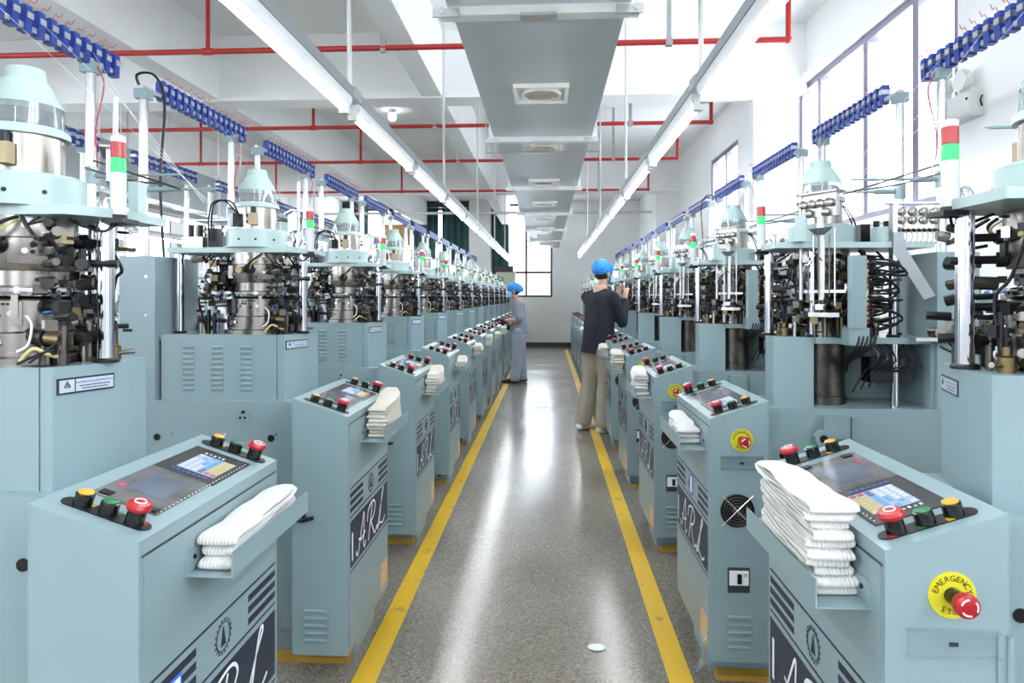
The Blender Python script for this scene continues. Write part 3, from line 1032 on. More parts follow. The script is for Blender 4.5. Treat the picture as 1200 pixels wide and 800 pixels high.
    # ---- yarn tension unit over the right side
    yt = MB().box((-.47, .215, 1.655), (-.335, .235, 1.735)).build('tension_unit', 'alu', t, bevel=.003)
    MB().box((-.485, .20, 1.735), (-.32, .255, 1.741)).build('tension_lid', 'steel', yt, lod=2)
    for i in range(4):
        MB().lathe([(.0, .0), (.015, .001), (.013, .008), (.016, .014), (.006, .018)], (-.45 + i * .034, .235, 1.70), 12, (0, 1, 0)).build('tension_disc', 'steel', yt, lod=2)
    for i in range(2):
        MB().lathe([(.0, .0), (.015, .001), (.013, .008), (.016, .014), (.006, .018)], (-.435 + i * .068, .235, 1.668), 12, (0, 1, 0)).build('tension_disc', 'steel', yt, lod=2)
    MB().box((-.415, .222, 1.60), (-.39, .23, 1.655)).box((-.415, .222, 1.36), (-.398, .228, 1.60)).build('tension_stem', 'white_plastic', yt, lod=2)
    MB().prism([(-.45, 1.615), (-.355, 1.615), (-.39, 1.59), (-.415, 1.59)], .224, .232, 'y').build('yarn_fork', 'dark_grey', yt, lod=2)
    for i in range(6):
        u = -.463 + i * .021
        MB().cyl((u, .232, 1.34 + .03 * (i % 2)), (u, .232, 1.61 - .02 * (i % 3)), .0025, n=6).build('guide_rod', 'steel_dark' if i % 2 else 'alu', yt, lod=2)
    MB().box((-.50, .224, 1.385), (-.34, .232, 1.395)).box((-.45, .19, 1.30), (-.36, .235, 1.315)).build('guide_bar', 'white_plastic', yt, lod=2)
    MB().cyl((-.33, .235, 1.36), (-.33, .235, 1.86), .006, n=8).build('yarn_mast', 'alu', yt)
    MB().box((-.35, .14, 1.567), (-.31, .24, 1.575)).box((-.345, .205, 1.567), (-.32, .24, 1.66)).build('tension_bracket', 'paint_pale', t, lod=2)
    # small labels at the guide foot
    MB().box((-.42, .234, 1.325), (-.39, .238, 1.345)).build('guide_tag', 'white_plastic', yt, lod=3)
    pv_ = Vector((-.40, .225, 0))
    yt.rotation_euler = (0, 0, -1.02)
    yt.location = pv_ - Matrix.Rotation(-1.02, 3, 'Z') @ pv_
    # second tension unit at the rear with chute
    y2 = MB().box((-.83, .19, 1.575), (-.815, .22, 1.70)).box((-.67, .19, 1.50), (-.655, .22, 1.70)).box((-.85, .185, 1.70), (-.64, .225, 1.706)).box((-.83, .20, 1.60), (-.66, .206, 1.612)).box((-.83, .20, 1.56), (-.66, .206, 1.568)).build('tension_rack', 'alu', t)
    for rr in range(2):
        for i in range(4):
            MB().lathe([(.0, .0), (.014, .001), (.012, .008), (.016, .014), (.006, .018)], (-.80 + i * .038, .206, 1.672 - rr * .030), 10, (0, 1, 0)).build('tension_disc', 'steel', y2, lod=2)
    for i in range(9):
        MB().cyl((-.82 + i * .018, .206, 1.61), (-.82 + i * .018, .216, 1.606), .006, n=6).build('eyelet', 'black', y2, lod=3)
    for i in range(8):
        MB().tube([(-.81 + i * .018, .21, 1.61), (-.815 + i * .018, .213, 1.58), (-.80 + i * .018, .206, 1.55)], .0012, 4, 3).build('wire_guide', 'steel_dark', y2, lod=3)
    MB().prism([(-.655, 1.60), (-.655, 1.53), (-.76, 1.36), (-.80, 1.375), (-.70, 1.54), (-.685, 1.60)], .215, .222, 'y').build('chute', 'trunking', t, bevel=.001)
    MB().box((-.70, .16, 1.567), (-.66, .215, 1.575)).build('rack_foot', 'paint_pale', t, lod=2)
    # round pot on the plate next to the head
    MB().lathe([(.05, 0), (.05, .055), (.046, .06)], (-.68, .12, TOPZ1), 24).build('oil_pot', 'paint_pale', t, lod=1)

    # ---- console
    ca = .29
    Lc = ((0 - (-.2)) ** 2 + (1.01 - .945) ** 2) ** .5
    co = MB().prism([(0, .10), (0, .945), (-.2, 1.01), (-.2, .10)], -ca, ca, 'y').build('console', 'paint', t, bevel=.004)
    e1 = Vector((-.2, 0, .065)).normalized()      # along the slope, away from the aisle
    en = Vector((.065, 0, .2)).normalized()       # normal of the sloping top
    o0 = Vector((0, 0, .945))
    E = Matrix((e1, Vector((0, 1, 0)), en)).transposed()      # local (s, v, n)

    def S(s, v, n=0.0):
        return o0 + e1 * s + Vector((0, v, 0)) + en * n

    def sbox(mb, s0, s1, v0, v1, n0, n1):
        c = S((s0 + s1) / 2, (v0 + v1) / 2, (n0 + n1) / 2)
        return mb.cbox(c, (s1 - s0, v1 - v0, n1 - n0), E)
    # door with a shadow gap on the aisle face
    MB().box((-.001, -ca + .012, .125), (.003, ca - .012, .915)).build('front_door', 'paint', co, bevel=.0015)
    MB().box((-.002, -ca + .008, .915), (.0012, ca - .008, .919)).build('door_gap', 'dark_grey', co, lod=2)
    sc = sbox(MB(), .035, .172, -.185, .015, .0, .0025).build('screen_panel', 'screen', co)
    sbox(MB(), .062, .140, -.125, -.02, .0025, .0032).build('screen_glass', 'lcd', co, lod=2)
    for sv_, v_ in ((.150, -.168), (.052, -.172)):
        sbox(MB(), sv_ - .012, sv_ + .010, v_ - .010, v_ + .008, .0025, .006).build('screen_clip', 'black', co, bevel=.001, lod=3)
    sbox(MB(), .03, .172, .017, .20, .0, .0025).build('keypad_panel', 'panel_dark', co)
    sbox(MB(), .048, .138, .05, .158, .0025, .0032).build('keypad', 'keypad_blue', co, lod=2)
    rows = {'key_white': [], 'key_yellow': [], 'key_cyan': [], 'key_navy': [], 'key_red': []}
    for i in range(7):        # along v
        for j in range(6):    # along s (0 = aisle)
            v_ = .060 + i * .0148
            s_ = .055 + j * .0150
            if j < 2:
                kk = 'key_red' if i == 0 else 'key_yellow'
            elif j == 2:
                kk = 'key_navy' if i < 2 else 'key_cyan'
            elif i > 4:
                kk = 'key_cyan' if (i + j) % 3 == 0 else ('key_white' if (i + j) % 2 else None)
            elif j == 3 and i > 2:
                kk = 'key_cyan'
            else:
                kk = 'key_white'
            if kk:
                rows[kk].append((s_, v_))
    for kk, lst in rows.items():
        mb = MB()
        for s_, v_ in lst:
            sbox(mb, s_ - .0050, s_ + .0050, v_ - .0052, v_ + .0052, .0032, .0042)
        mb.build(kk, kk, co, lod=2, kind='stuff')
    mb = MB()
    for i in range(7):
        sbox(mb, .058 + i * .0125, .066 + i * .0125, .030, .040, .0025, .0038)
    mb.build('function_key', 'key_navy', co, lod=2, kind='stuff')
    mb = MB()
    for i in range(5):
        sbox(mb, .085 + i * .011, .090 + i * .011, .166 + .003 * (i % 2), .174, .0025, .0034)
    mb.build('indicator_mark', 'key_white', co, lod=3, kind='stuff')
    mb = MB()
    for i in range(26):
        sbox(mb, .036, .0375, -.17 + i * .014, -.165 + i * .014, .0026, .0030)
    mb.build('panel_dash', 'print_white', co, lod=3, kind='stuff')
    # brand roundel over the screen
    MB().cyl(S(.152, -.118, .0025), S(.152, -.118, .0032), .008, n=14).build('roundel', 'key_red', co, lod=3)
    # buttons: near and far groups of three
    for v0 in (-.238, .245):
        cap_pts = []
        for i in range(17):
            a = PI / 2 + PI * i / 16
            cap_pts.append((.030 + .017 * math.cos(a), .017 * math.sin(a)))
        for i in range(17):
            a = -PI / 2 + PI * i / 16
            cap_pts.append((.168 + .017 * math.cos(a), .017 * math.sin(a)))
        mb = MB()
        n0, n1 = .0005, .0022
        a_ = [mb.bm.verts.new(S(s_, v0 + v_, n0)) for s_, v_ in cap_pts]
        b_ = [mb.bm.verts.new(S(s_, v0 + v_, n1)) for s_, v_ in cap_pts]
        mb.bridge(a_, b_)
        mb.cap(b_)
        mb.build('button_strip', 'black', co)
        for s_, m_, kind_ in ((.045, 'red_plastic', 1), (.097, 'green_plastic', 0), (.147, 'yellow_plastic', 0)):
            if kind_:
                MB().lathe([(.0165, .002), (.0165, .028), (.012, .030)], S(s_, v0), 20, en).build('button_collar', 'black_gloss', co)
                MB().lathe([(.012, .028), (.021, .030), (.0225, .036), (.019, .042), (.008, .0435), (.001, .044)], S(s_, v0), 24, en).build('button_cap', m_, co)
                mb = MB()
                rp = [S(s_, v0, .0440) + (e1 * math.cos(a) + Vector((0, 1, 0)) * math.sin(a)) * .0095 for a in [i * 2 * PI / 16 for i in range(17)]]
                mb.tube(rp, .0012, 4, smooth=False)
                mb.build('button_mark', 'print_white', co, lod=2)
            else:
                MB().lathe([(.0165, .002), (.0165, .024), (.014, .026)], S(s_, v0), 20, en).build('button_collar', 'black_gloss', co)
                MB().lathe([(.0135, .024), (.0135, .0275), (.011, .0285)], S(s_, v0), 20, en).build('button_cap', m_, co)
            sbox(MB(), s_ - .020, s_ - .008, v0 + .004, v0 + .016, .0022, .0032).build('button_tag', m_, co, lod=3)
    # tray with lip
    tr = MB()
    tr.box((.003, -.15, .826), (.098, .25, .8285)).box((.0955, -.15, .8285), (.098, .25, .876))
    tr.prism([(-.15, .8285), (.25, .8285), (.25, .858), (.235, .872), (-.135, .872), (-.15, .858)], .003, .0055, 'x')
    tr = tr.build('tray', 'paint', t)
    for v_ in (-.12, .22):
        MB().cyl((.0055, v_, .855), (.008, v_, .855), .005, n=8).build('tray_screw', 'black', tr, lod=3)
    # print on the door
    x_ = .0034
    lp = MB().box((.003, -.27, .40), (x_ + .0002, .27, .565)).build('logo_panel', 'navy', co)

    def strip(v0, v1, z0, z1, name='logo_stripe'):
        MB().box((.003, v0, z0), (x_ + .0002, v1, z1)).build(name, 'navy', co, lod=1)
    strip(-.27, .27, .580, .585, 'logo_line')
    strip(-.27, .27, .682, .687, 'logo_line')
    strip(-.27, .27, .383, .388, 'logo_line')
    for i in range(3):
        for v0, v1 in ((-.27, -.11), (.12, .27)):
            strip(v0, v1, .598 + i * .027, .614 + i * .027)
    st = script_strokes()
    for s in st:
        MB().ribbon([(x_ + .0008, -.23 + x * .205, .415 + y * .130) for x, y in s], .0085, (1, 0, 0), 6).build('logo_letter', 'print_white', co, lod=1)
    MB().box((.0036, -.252, .42), (.0042, -.240, .52)).build('logo_bar', 'print_white', co, lod=1)
    em = MB()
    rp = [Vector((x_ + .0006, .0 + .030 * math.cos(a), .634 + .030 * math.sin(a))) for a in [i * 2 * PI / 24 for i in range(25)]]
    em.tube(rp, .0013, 4, smooth=False)
    for i in range(18):
        a = i * 2 * PI / 18
        em.cbox((x_ + .0006, .035 * math.cos(a), .634 + .035 * math.sin(a)), (.001, .006, .003), Matrix.Rotation(a, 3, 'X'))
    for i in range(3):
        em.tube([(x_ + .0006, -.010 + i * .004, .615), (x_ + .0006, 0, .655), (x_ + .0006, .010 - i * .004, .615)], .001, 4, smooth=False)
    em.build('logo_emblem', 'navy', co, lod=2)
    MB().box((.003, .165, .135), (.0040, .262, .235)).build('lower_sticker', 'sticker_orange', co, lod=1)
    # left side face (v = -ca): louvres and latch
    l2 = bpy.data.meshes.get('louvre_wide')
    lw = MB()
    for u0, sgn, nm in ((-.115, -1, 'l'), (-.10, 1, 'r')):
        for i in range(5):
            MB().tube([(u0 - .04, sgn * ca, .152 + i * .026), (u0 + .04, sgn * ca, .152 + i * .026)], .007, 8, smooth=False).build('louvre', 'paint', co, lod=2)
    la = MB().box((-.19, -ca - .012, .575), (-.15, -ca, .60)).tube([(-.185, -ca - .010, .585), (-.15, -ca - .025, .588), (-.115, -ca - .022, .594)], .007, 6).build('latch', 'black', co, lod=2)
    # right side face (v = +ca): emergency stop, card holder, fan, breaker, hinges
    eu, ez = -.108, .873
    ep = MB().cyl((eu, ca, ez), (eu, ca + .002, ez), .039, n=32).build('emergency_plate', 'yellow_plate', co)
    MB().lathe([(.014, .002), (.014, .028), (.011, .03)], (eu, ca, ez), 18, (0, 1, 0)).build('emergency_collar', 'black_gloss', co)
    MB().lathe([(.012, .028), (.0185, .030), (.0205, .036), (.0195, .044), (.014, .047), (.001, .048)], (eu, ca, ez), 24, (0, 1, 0)).build('emergency_button', 'red_plastic', co)
    for k in range(3):
        mb = MB()
        mb.tube([(eu + .013 * math.cos(a), ca + .0478, ez + .013 * math.sin(a)) for a in [k * 2.094 + .3 + i * .2 for i in range(7)]], .0015, 4, smooth=False)
        mb.build('twist_mark', 'print_white', co, lod=2)

    def arc_text(word, a0, a1, flip):
        for i, ch in enumerate(word):
            a = a0 + (a1 - a0) * i / max(1, len(word) - 1)
            # seen from +v (looking towards -v): right-hand of the reader is -u
            px, pz = -.028 * math.cos(a), .028 * math.sin(a)
            rot = (a - PI / 2) if not flip else (a + PI / 2)
            ex = Vector((-math.cos(rot), 0, math.sin(rot)))
            ey = Vector((math.sin(rot), 0, math.cos(rot)))
            m4 = Matrix.Translation((eu + px, ca + .0026, ez + pz)) @ Matrix((ex, ey, Vector((0, 1, 0)))).transposed().to_4x4()
            obj('lettering', xf(text_mesh(ch, .014, 'black'), m4), co, lod=3)
    arc_text('EMERGENCY', PI - .25, .25, False)
    arc_text('STOP', PI + 1.0, 2 * PI - 1.0, True)
    # acrylic card holder
    ch = MB().box((-.180, ca, .772), (-.036, ca + .006, .815)).build('card_holder', 'acrylic', co, bevel=.001)
    MB().box((-.183, ca, .812), (-.033, ca + .009, .818)).box((-.183, ca, .769), (-.033, ca + .008, .773)).build('holder_rail', 'acrylic', co, lod=2)
    MB().box((-.115, ca + .006, .790), (-.100, ca + .0068, .797)).build('holder_mark', 'navy', co, lod=3)
    # fan grille
    fu, fz = -.092, .628
    MB().cyl((fu, ca - .01, fz), (fu, ca + .002, fz), .058, n=32).build('fan_opening', 'black', co, lod=1)
    MB().lathe([(.016, .003), (.016, .006), (.01, .007)], (fu, ca, fz), 16, (0, 1, 0)).build('fan_hub', 'steel', co, lod=2)
    for k in range(5):
        R_ = .018 + k * .010
        mb = MB()
        mb.tube([(fu + R_ * math.cos(a), ca + .008, fz + R_ * math.sin(a)) for a in [i * 2 * PI / 28 for i in range(29)]], .0014, 5, smooth=False)
        mb.build('grille_ring', 'steel_dark', co, lod=2)
    for k in (PI / 4, 3 * PI / 4):
        MB().cyl((fu - .075 * math.cos(k), ca + .006, fz - .075 * math.sin(k)), (fu + .075 * math.cos(k), ca + .006, fz + .075 * math.sin(k)), .0016, n=6).build('grille_bar', 'chrome', co, lod=2)
    bq = MB().box((-.135, ca - .001, .343), (-.060, ca + .003, .430)).build('breaker_frame', 'dark_grey', co, bevel=.001, lod=1)
    MB().box((-.130, ca + .003, .370), (-.065, ca + .007, .420)).build('breaker', 'print_white', co, lod=2)
    MB().box((-.105, ca + .007, .377), (-.091, ca + .013, .410)).build('breaker_switch', 'black', co, lod=2)
    MB().box((-.126, ca + .007, .400), (-.112, ca + .0078, .411)).build('breaker_mark', 'sticker_orange', co, lod=3)
    for z in (.72, .16):
        MB().cyl((-.199, ca + .006, z), (-.199, ca + .006, z + .09), .006, n=10).box((-.199, ca, z), (-.18, ca + .004, z + .09)).build('hinge', 'paint', co, lod=2)
    lw.bm.free()
    return t


proto = make_machine(7)
# parts of sub-level objects are filtered by LOD too
KIDS[proto.name] = list(proto.children)

XL0, YL0, XR0, YR0, P = -.707, 1.39, .565, 1.425, 1.19
NL, NR = 14, 13


def left_desc(k):
    if k == 0:
        return 'curtain side machine with the blue framed card'
    if k == 1:
        return 'curtain side machine after the blue card one'
    if k == 7:
        return 'curtain side machine where the woman stands'
    if k < 7:
        return '%s curtain side machine before the woman' % ORD[6 - k]
    return '%s curtain side machine beyond the woman' % ORD[k - 8]


def right_desc(k):
    if k == 0:
        return 'window side machine with the tallest sock pile'
    if k == 1:
        return 'window side machine with peeling film'
    if k == 4:
        return 'window side machine beside the man'
    if k < 4:
        return '%s window side machine before the man' % ORD[3 - k]
    return '%s window side machine beyond the man' % ORD[k - 5]


def lod_for(k):
    return 3 if k <= 2 else (2 if k <= 6 else 1)


machines = {}
for row, n, x0, y0, rz, desc in (('L', NL, XL0, YL0, 0.0, left_desc), ('R', NR, XR0, YR0, PI, right_desc)):
    for k in range(n):
        first = (row == 'L' and k == 0)
        m = proto if first else copy_tree(proto, None, lod_for(k))
        m.location = (x0, y0 + k * P, 0)
        m.rotation_euler = (0, 0, rz)
        tag(m, 'blue-green sock knitting unit, ' + desc(k), 'machine', 'machines along the aisle, ' + ('curtain side' if row == 'L' else 'window side'))
        machines[(row, k)] = m
# the row standing back to back with the curtain side machines
for k in range(0, 13):
    m = copy_tree(proto, None, 0)
    m.location = (-4.06, YL0 + k * P + .1, 0)
    m.rotation_euler = (0, 0, PI)
    tag(m, 'sock knitting machine in the row back to back with the curtain side machines', 'machine', 'machines facing the hidden aisle')

# cards on single consoles
cd = MB().box((.0032, -.235, .572), (.0052, -.165, .652)).build('card_frame', 'card_blue', machines[('L', 0)])
MB().box((.0052, -.229, .578), (.0060, -.171, .646)).build('card', 'card_white', cd)
for i in range(3):
    MB().box((.0060, -.224, .588 + i * .02), (.0064, -.215, .595 + i * .02)).build('card_mark', 'navy', cd)
MB().box((.0060, -.20, .605), (.0064, -.19, .622)).build('card_mark', 'navy', cd)
cd = MB().box((.0032, -.02, .60), (.0052, .03, .675)).build('card_frame', 'card_blue', machines[('R', 1)])
MB().box((.0052, -.005, .61), (.006, .028, .668)).build('card', 'card_white', cd)
# peeling film on the lower corner of one console
pf = MB().tube([(.006, .275, .20), (.03, .285, .16), (.02, .28, .11), (.05, .29, .07)], .02, 8, 5, ry=.003).build('peeling_film', 'acrylic', machines[('R', 1)])

# ------------------------------------------------------------------ yarn feeder racks
ZR = CAM_H + 0.985
block_me = MB().prism([(-.016, -.055), (.016, -.055), (.020, .02), (.017, .040), (-.017, .040), (-.020, .02)], -.0155, .0155, 'y').mesh('yarn_feeder', 'blue_plastic', bevel=.004)
band_me = MB().box((-.022, -.0115, -.006), (.022, .0175, .016)).mesh('feeder_band', 'alu')
hook_me = MB().tube([(.010, 0, .036), (.022, 0, .058), (.034, .004, .048), (.046, .008, .066)], .0016, 4, 3).mesh('wire_hook', 'wire_red')


def feeder_rack(x, y_near, y_far, b0, b1, nb, sgn, label, group, lod, cable=False, base=0.0):
    """bar along Y on two posts; sgn: +1 aisle lies at +X"""
    t = thing('yarn_feeder_rack', label, 'yarn rack', (x, 0, 0), 0, group)
    for y in (y_near, y_far):
        p = MB().cyl((0, y, base), (0, y, ZR - .06), .019, n=14).build('post', 'alu', t)
        MB().box((-.028, y - .03, ZR - .075), (.028, y + .03, ZR - .03)).build('post_clamp', 'paint', p, bevel=.004)
        if lod >= 2:
            MB().cyl((0, y, 1.83), (0, y, 1.90), .026, n=14).build('arm_clamp', 'paint', p)
            MB().lathe([(.012, 0), (.012, .09), (.006, .10), (.005, .34), (.001, .36)], (sgn * .02, y, 1.865), 8, (sgn, 0, 0)).build('guide_arm', 'paint', p)
    MB().box((-.012, min(y_near, b0) - .02, ZR - .034), (.012, b1 + .02, ZR - .014)).build('bar', 'alu', t)
    for i in range(nb):
        y = b0 + (b1 - b0) * i / (nb - 1)
        b = obj('yarn_feeder', block_me, t, loc=(0, y, ZR + .012))
        b.rotation_euler = (0, 0, 0 if sgn > 0 else PI)
        if lod >= 1:
            obj('feeder_band', band_me, b)
        if lod >= 2:
            obj('wire_hook', hook_me, b)
    if cable:
        MB().tube([(0, y_near, ZR - .05), (-.02 * sgn, y_near - .02, ZR + .03), (.06 * sgn, y_near - .01, ZR + .03), (.10 * sgn, y_near, ZR - .10), (.08 * sgn, y_near, 1.9), (.10 * sgn, y_near, 1.5)], .006, 6).build('rack_cable', 'rubber', t)
    if lod >= 2:
        MB().tube([(.025 * sgn, y_far, ZR - .04), (.05 * sgn, y_far + .01, ZR - .12), (.022 * sgn, y_far, ZR - .3), (.03 * sgn, y_far, 1.9)], .003, 5).build('rack_wire', 'wire_red', t)
        rr = random.Random(int(y_far * 100))
        for i in range(3):
            y = b0 + (b1 - b0) * (.2 + .3 * i)
            MB().tube([(.03 * sgn, y, ZR), (.25 * sgn, (y + y_far) / 2, 2.05 + rr.uniform(-.05, .05)), (.52 * sgn, y_far - rr.uniform(0, .2), 1.74)], .0007, 4, 4).build('yarn_thread', 'thread', t)
        for i in range(2):
            MB().tube([(.0, y_far - .03 * i, 1.93 - .04 * i), (.28 * sgn, y_far - .12 - .08 * i, 1.84 - .03 * i), (.50 * sgn, y_far - .22 - .1 * i, 1.77)], .004, 5, 3).build('guide_rod', 'steel_dark', t)
    return t


for k in range(1, 14):
    lod = 2 if k <= 4 else (1 if k <= 6 else 0)
    dy = k * P
    feeder_rack(-1.86, .55 + dy, 1.39 + dy, .69 + dy, 1.53 + dy, 15, 1,
                'rack of blue yarn feeders behind the curtain side machines, %s from the back wall' % ORD[13 - k], 'racks behind the curtain side machines', lod, k == 2)
for k in range(1, 13):
    lod = 2 if k <= 4 else (1 if k <= 6 else 0)
    dy = k * P
    feeder_rack(1.65, .80 + dy, 1.66 + dy, .94 + dy, 1.77 + dy, 15, -1,
                'rack of blue yarn feeders along the window wall, %s from the back wall' % ORD[12 - k], 'racks along the window wall', lod, k == 5)
for k in range(2, 12):
    dy = k * P
    feeder_rack(-2.93, .80 + dy, 1.62 + dy, .94 + dy, 1.73 + dy, 12, -1,
                'rack of blue yarn feeders belonging to the row facing the hidden aisle', 'racks of the hidden aisle', 1)

# shelf with sensor spools on the window wall
sh = thing('spool_shelf', 'green wall shelf carrying a row of small metal spools beside the window', 'shelf', (2.5, 3.2, 1.36))
MB().box((-.62, -.12, -.015), (-.001, .12, 0)).build('shelf_board', 'paint', sh, bevel=.003)
MB().prism([(-.60, -.015), (0, -.015), (0, -.17), (-.15, -.13)], -.01, .01, 'y').build('gusset', 'paint', sh)
for i in range(9):
    s = MB().lathe([(.014, 0), (.014, .01), (.006, .015), (.006, .04), (.016, .045), (.016, .06), (.004, .065)], (-.58 + i * .065, -.06, 0), 12).build('spool', 'steel', sh)
    MB().cyl((-.58 + i * .065 + .012, -.08, .03), (-.58 + i * .065 + .03, -.08, .035), .007, n=8).build('spool_plug', 'blue_fit', s)

# emergency light on the window wall
el = thing('emergency_light', 'white twin-head emergency light on the wall beside the tall window', 'emergency light', (X_R, Yd(3.93, 2.5), 2.50))
MB().box((-.075, -.15, -.07), (-.001, .15, .07)).build('battery_box', 'white_plastic', el, bevel=.012, seg=2)
MB().box((-.078, -.155, -.085), (-.001, .155, -.066)).build('lower_trim', 'fixture_white', el, bevel=.004)
for s in (-1, 1):
    MB().lathe([(.0, 0), (.062, .0), (.066, .02), (.058, .045), (.03, .06)], (-.10, s * .085, .135), 24, (1, 0, 0)).build('lamp_head', 'white_plastic', el)
    MB().cyl((-.05, s * .085, .06), (-.05, s * .085, .12), .012, n=10).build('lamp_neck', 'white_plastic', el)
MB().cyl((-.076, -.12, .02), (-.08, -.12, .02), .008, n=8).build('test_button', 'black', el)
MB().tube([(-.01, -.152, .03), (-.03, -.17, .0), (-.01, -.152, -.03)], .005, 5).build('power_lead', 'rubber', el)

# ------------------------------------------------------------------ things by the back wall
cb = thing('metal_cabinet', 'cream metal cabinet with a dark grey top box against the back wall', 'cabinet', (-1.115, 17.6, 0))
MB().box((-.25, -.25, 0), (.25, .25, 2.03)).build('body', 'cabinet_cream', cb, bevel=.006)
MB().box((.005, -.262, .1), (.235, -.25, 1.95)).build('door', 'cabinet_cream', cb, bevel=.004)
MB().box((-.235, -.262, .1), (-.005, -.25, 1.95)).build('door', 'cabinet_cream', cb, bevel=.004)
MB().box((.02, -.275, 1.0), (.035, -.262, 1.12)).build('handle', 'alu', cb)
dk = MB().box((-.30, -.25, 2.03), (.20, .2, 2.19)).build('top_box', 'dark_grey', cb, bevel=.01)
bxo = thing('cardboard_box', 'brown cardboard box standing high up in front of the curtained window', 'box', (-3.85, 16.75, 0))


def curtain(x0, x1, z0, z1, y, label):
    mb = MB()
    n = int((x1 - x0) / .025)
    rr = random.Random(int(x0 * 10))
    prev = None
    for i in range(n + 1):
        x = x0 + (x1 - x0) * i / n
        dy = .045 * math.sin(i * .9 + rr.uniform(-.3, .3))
        cur = [mb.bm.verts.new((x, y + dy * (1 - .25 * j), z0 + (z1 - z0) * j)) for j in (0, 1)]
        if prev:
            mb.bm.faces.new((prev[0], cur[0], cur[1], prev[1]))
        prev = cur
    o = mb.build('curtain', 'curtain')
    sm = o.modifiers.new('thick', 'SOLIDIFY')
    sm.thickness = .006
    return tag(o, label, 'curtain')


curtain(-3.83, -3.02, 1.25, 3.84, Y_B - .13, 'dark green curtain drawn across the back window beside the bright gap')
curtain(-2.93, -2.17, 1.25, 3.84, Y_B - .13, 'dark green curtain drawn across the back window beside the white column')
curtain(-6.8, -5.0, 1.25, 3.84, Y_B - .13, 'dark green curtain at the far end of the back window')
curtain(-1.54, -1.10, 1.30, 3.84, Y_B - .13, 'dark green curtain gathered beside the louvred back window')
tag(MB().box((-7.0, Y_B - .22, 3.845), (-2.16, Y_B - .001, Z_S - .004)).build('pelmet', 'dark_grey', bevel=.004), 'long dark grey pelmet over the curtained back window', 'pelmet')
# box stands on a stack of shelves: build the rack below it so that it rests
MB().box((-.32, -.25, 2.70), (.32, .25, 3.22)).build('carton', 'cardboard', bxo, bevel=.006)
MB().box((-.32, -.252, 2.93), (.32, -.25, 2.98)).build('tape', 'brass_pale', bxo)
rk = thing('storage_rack', 'grey steel storage rack holding a brown box by the back window', 'rack', (-3.85, 16.75, 0))
for sx in (-1, 1):
    for sy in (-1, 1):
        MB().box((sx * .38 - .02, sy * .28 - .02, 0), (sx * .38 + .02, sy * .28 + .02, 2.68)).build('post', 'trunking', rk)
for z in (.4, 1.2, 1.95, 2.672):
    MB().box((-.40, -.30, z), (.40, .30, z + .025)).build('shelf', 'trunking', rk)


# ------------------------------------------------------------------ socks
def sock_mesh(seed, L, W, material, th=.0052, end=1, crumple=.004, lift=.0):
    """a flat knitted tube folded double; the fold lies at end*L/2 along y"""
    rr = random.Random(seed)
    g = th + .0015
    path = []
    n = 9
    ph = rr.uniform(0, 6)
    for i in range(n):                       # lower layer, towards the fold
        f = i / (n - 1)
        y = -L / 2 + f * L * .97 + rr.uniform(-.004, .004)
        path.append((rr.uniform(-.003, .003), y, crumple * math.sin(ph + f * 7) * (1 - f) + lift * (1 - f) ** 2))
    path.append((0, L / 2 + g * .2, g * .55))
    L2 = L * rr.uniform(.80, .98)
    for i in range(n):
        f = i / (n - 1)
        y = L / 2 - .01 - f * L2
        path.append((rr.uniform(-.004, .004), y, 2 * g + crumple * math.sin(ph + 1 + f * 7) * f + lift * f ** 2))
    path = [(x, y * end, z + th) for x, y, z in path]
    pts = smooth_path(path, 3)
    mb = MB()
    prev = None
    N = 10
    m = len(pts)
    for i, p in enumerate(pts):
        t = pts[min(i + 1, m - 1)] - pts[max(i - 1, 0)]
        t = Vector((0, t.y, t.z)).normalized()
        b = Vector((0, -t.z, t.y)) if True else None
        f = i / (m - 1)
        w = W / 2 * (1 + .10 * math.sin(f * 9 + ph))
        if f < .08 or f > .92:
            q = (min(f, 1 - f) / .08)
            w *= .55 + .45 * math.sqrt(max(q, 0))
        rg = []
        for j in range(N):
            a = 2 * PI * j / N
            ca_, sa = math.cos(a), math.sin(a)
            x = w * math.copysign(abs(ca_) ** .6, ca_)
            z = th * math.copysign(abs(sa) ** .75, sa)
            rg.append(mb.bm.verts.new(p + Vector((x, 0, 0)) + b * z))
        if prev:
            mb.bridge(prev, rg)
        else:
            mb.cap(rg, True)
        prev = rg
    mb.cap(prev)
    me = mb.mesh('sock', material, angle=80)
    return me, 2 * g + 2 * th


def sock_stack(row, k, count, material, L, W, where, th=.0052, seed=0, crumple=.004, lift=0.0, dv=0.0):
    mc = machines[(row, k)]
    sgn = 1 if row == 'L' else -1
    end = -1                                   # fold faces the camera end of the aisle
    z = .8287
    rr = random.Random(seed + 50)
    word = 'white' if material == 'sock_white' else ('black' if material == 'sock_black' else 'cream')
    var = [sock_mesh(seed * 10 + i, L, W, material, th, end, crumple, lift) for i in range(min(count, 4))]
    for i in range(count):
        me, h = var[i % len(var)]
        o = bpy.data.objects.new('sock', me)
        col.objects.link(o)
        u, v = .050 + rr.uniform(-.003, .003), .05 + rr.uniform(-.008, .008)
        o.location = (mc.location.x + sgn * u, mc.location.y + sgn * .05 + rr.uniform(-.01, .01) + dv, z)
        o.rotation_euler = (0, 0, rr.uniform(-.045, .045))
        o.scale = (rr.uniform(.93, 1.04), rr.uniform(.9, 1.04), 1)
        z += h * .93
        pos = 'topmost' if i == count - 1 else ('lowest' if i == 0 else 'folded')
        tag(o, '%s %s sock in the pile on the %s' % (pos, word, where), 'sock', 'socks on the ' + where)


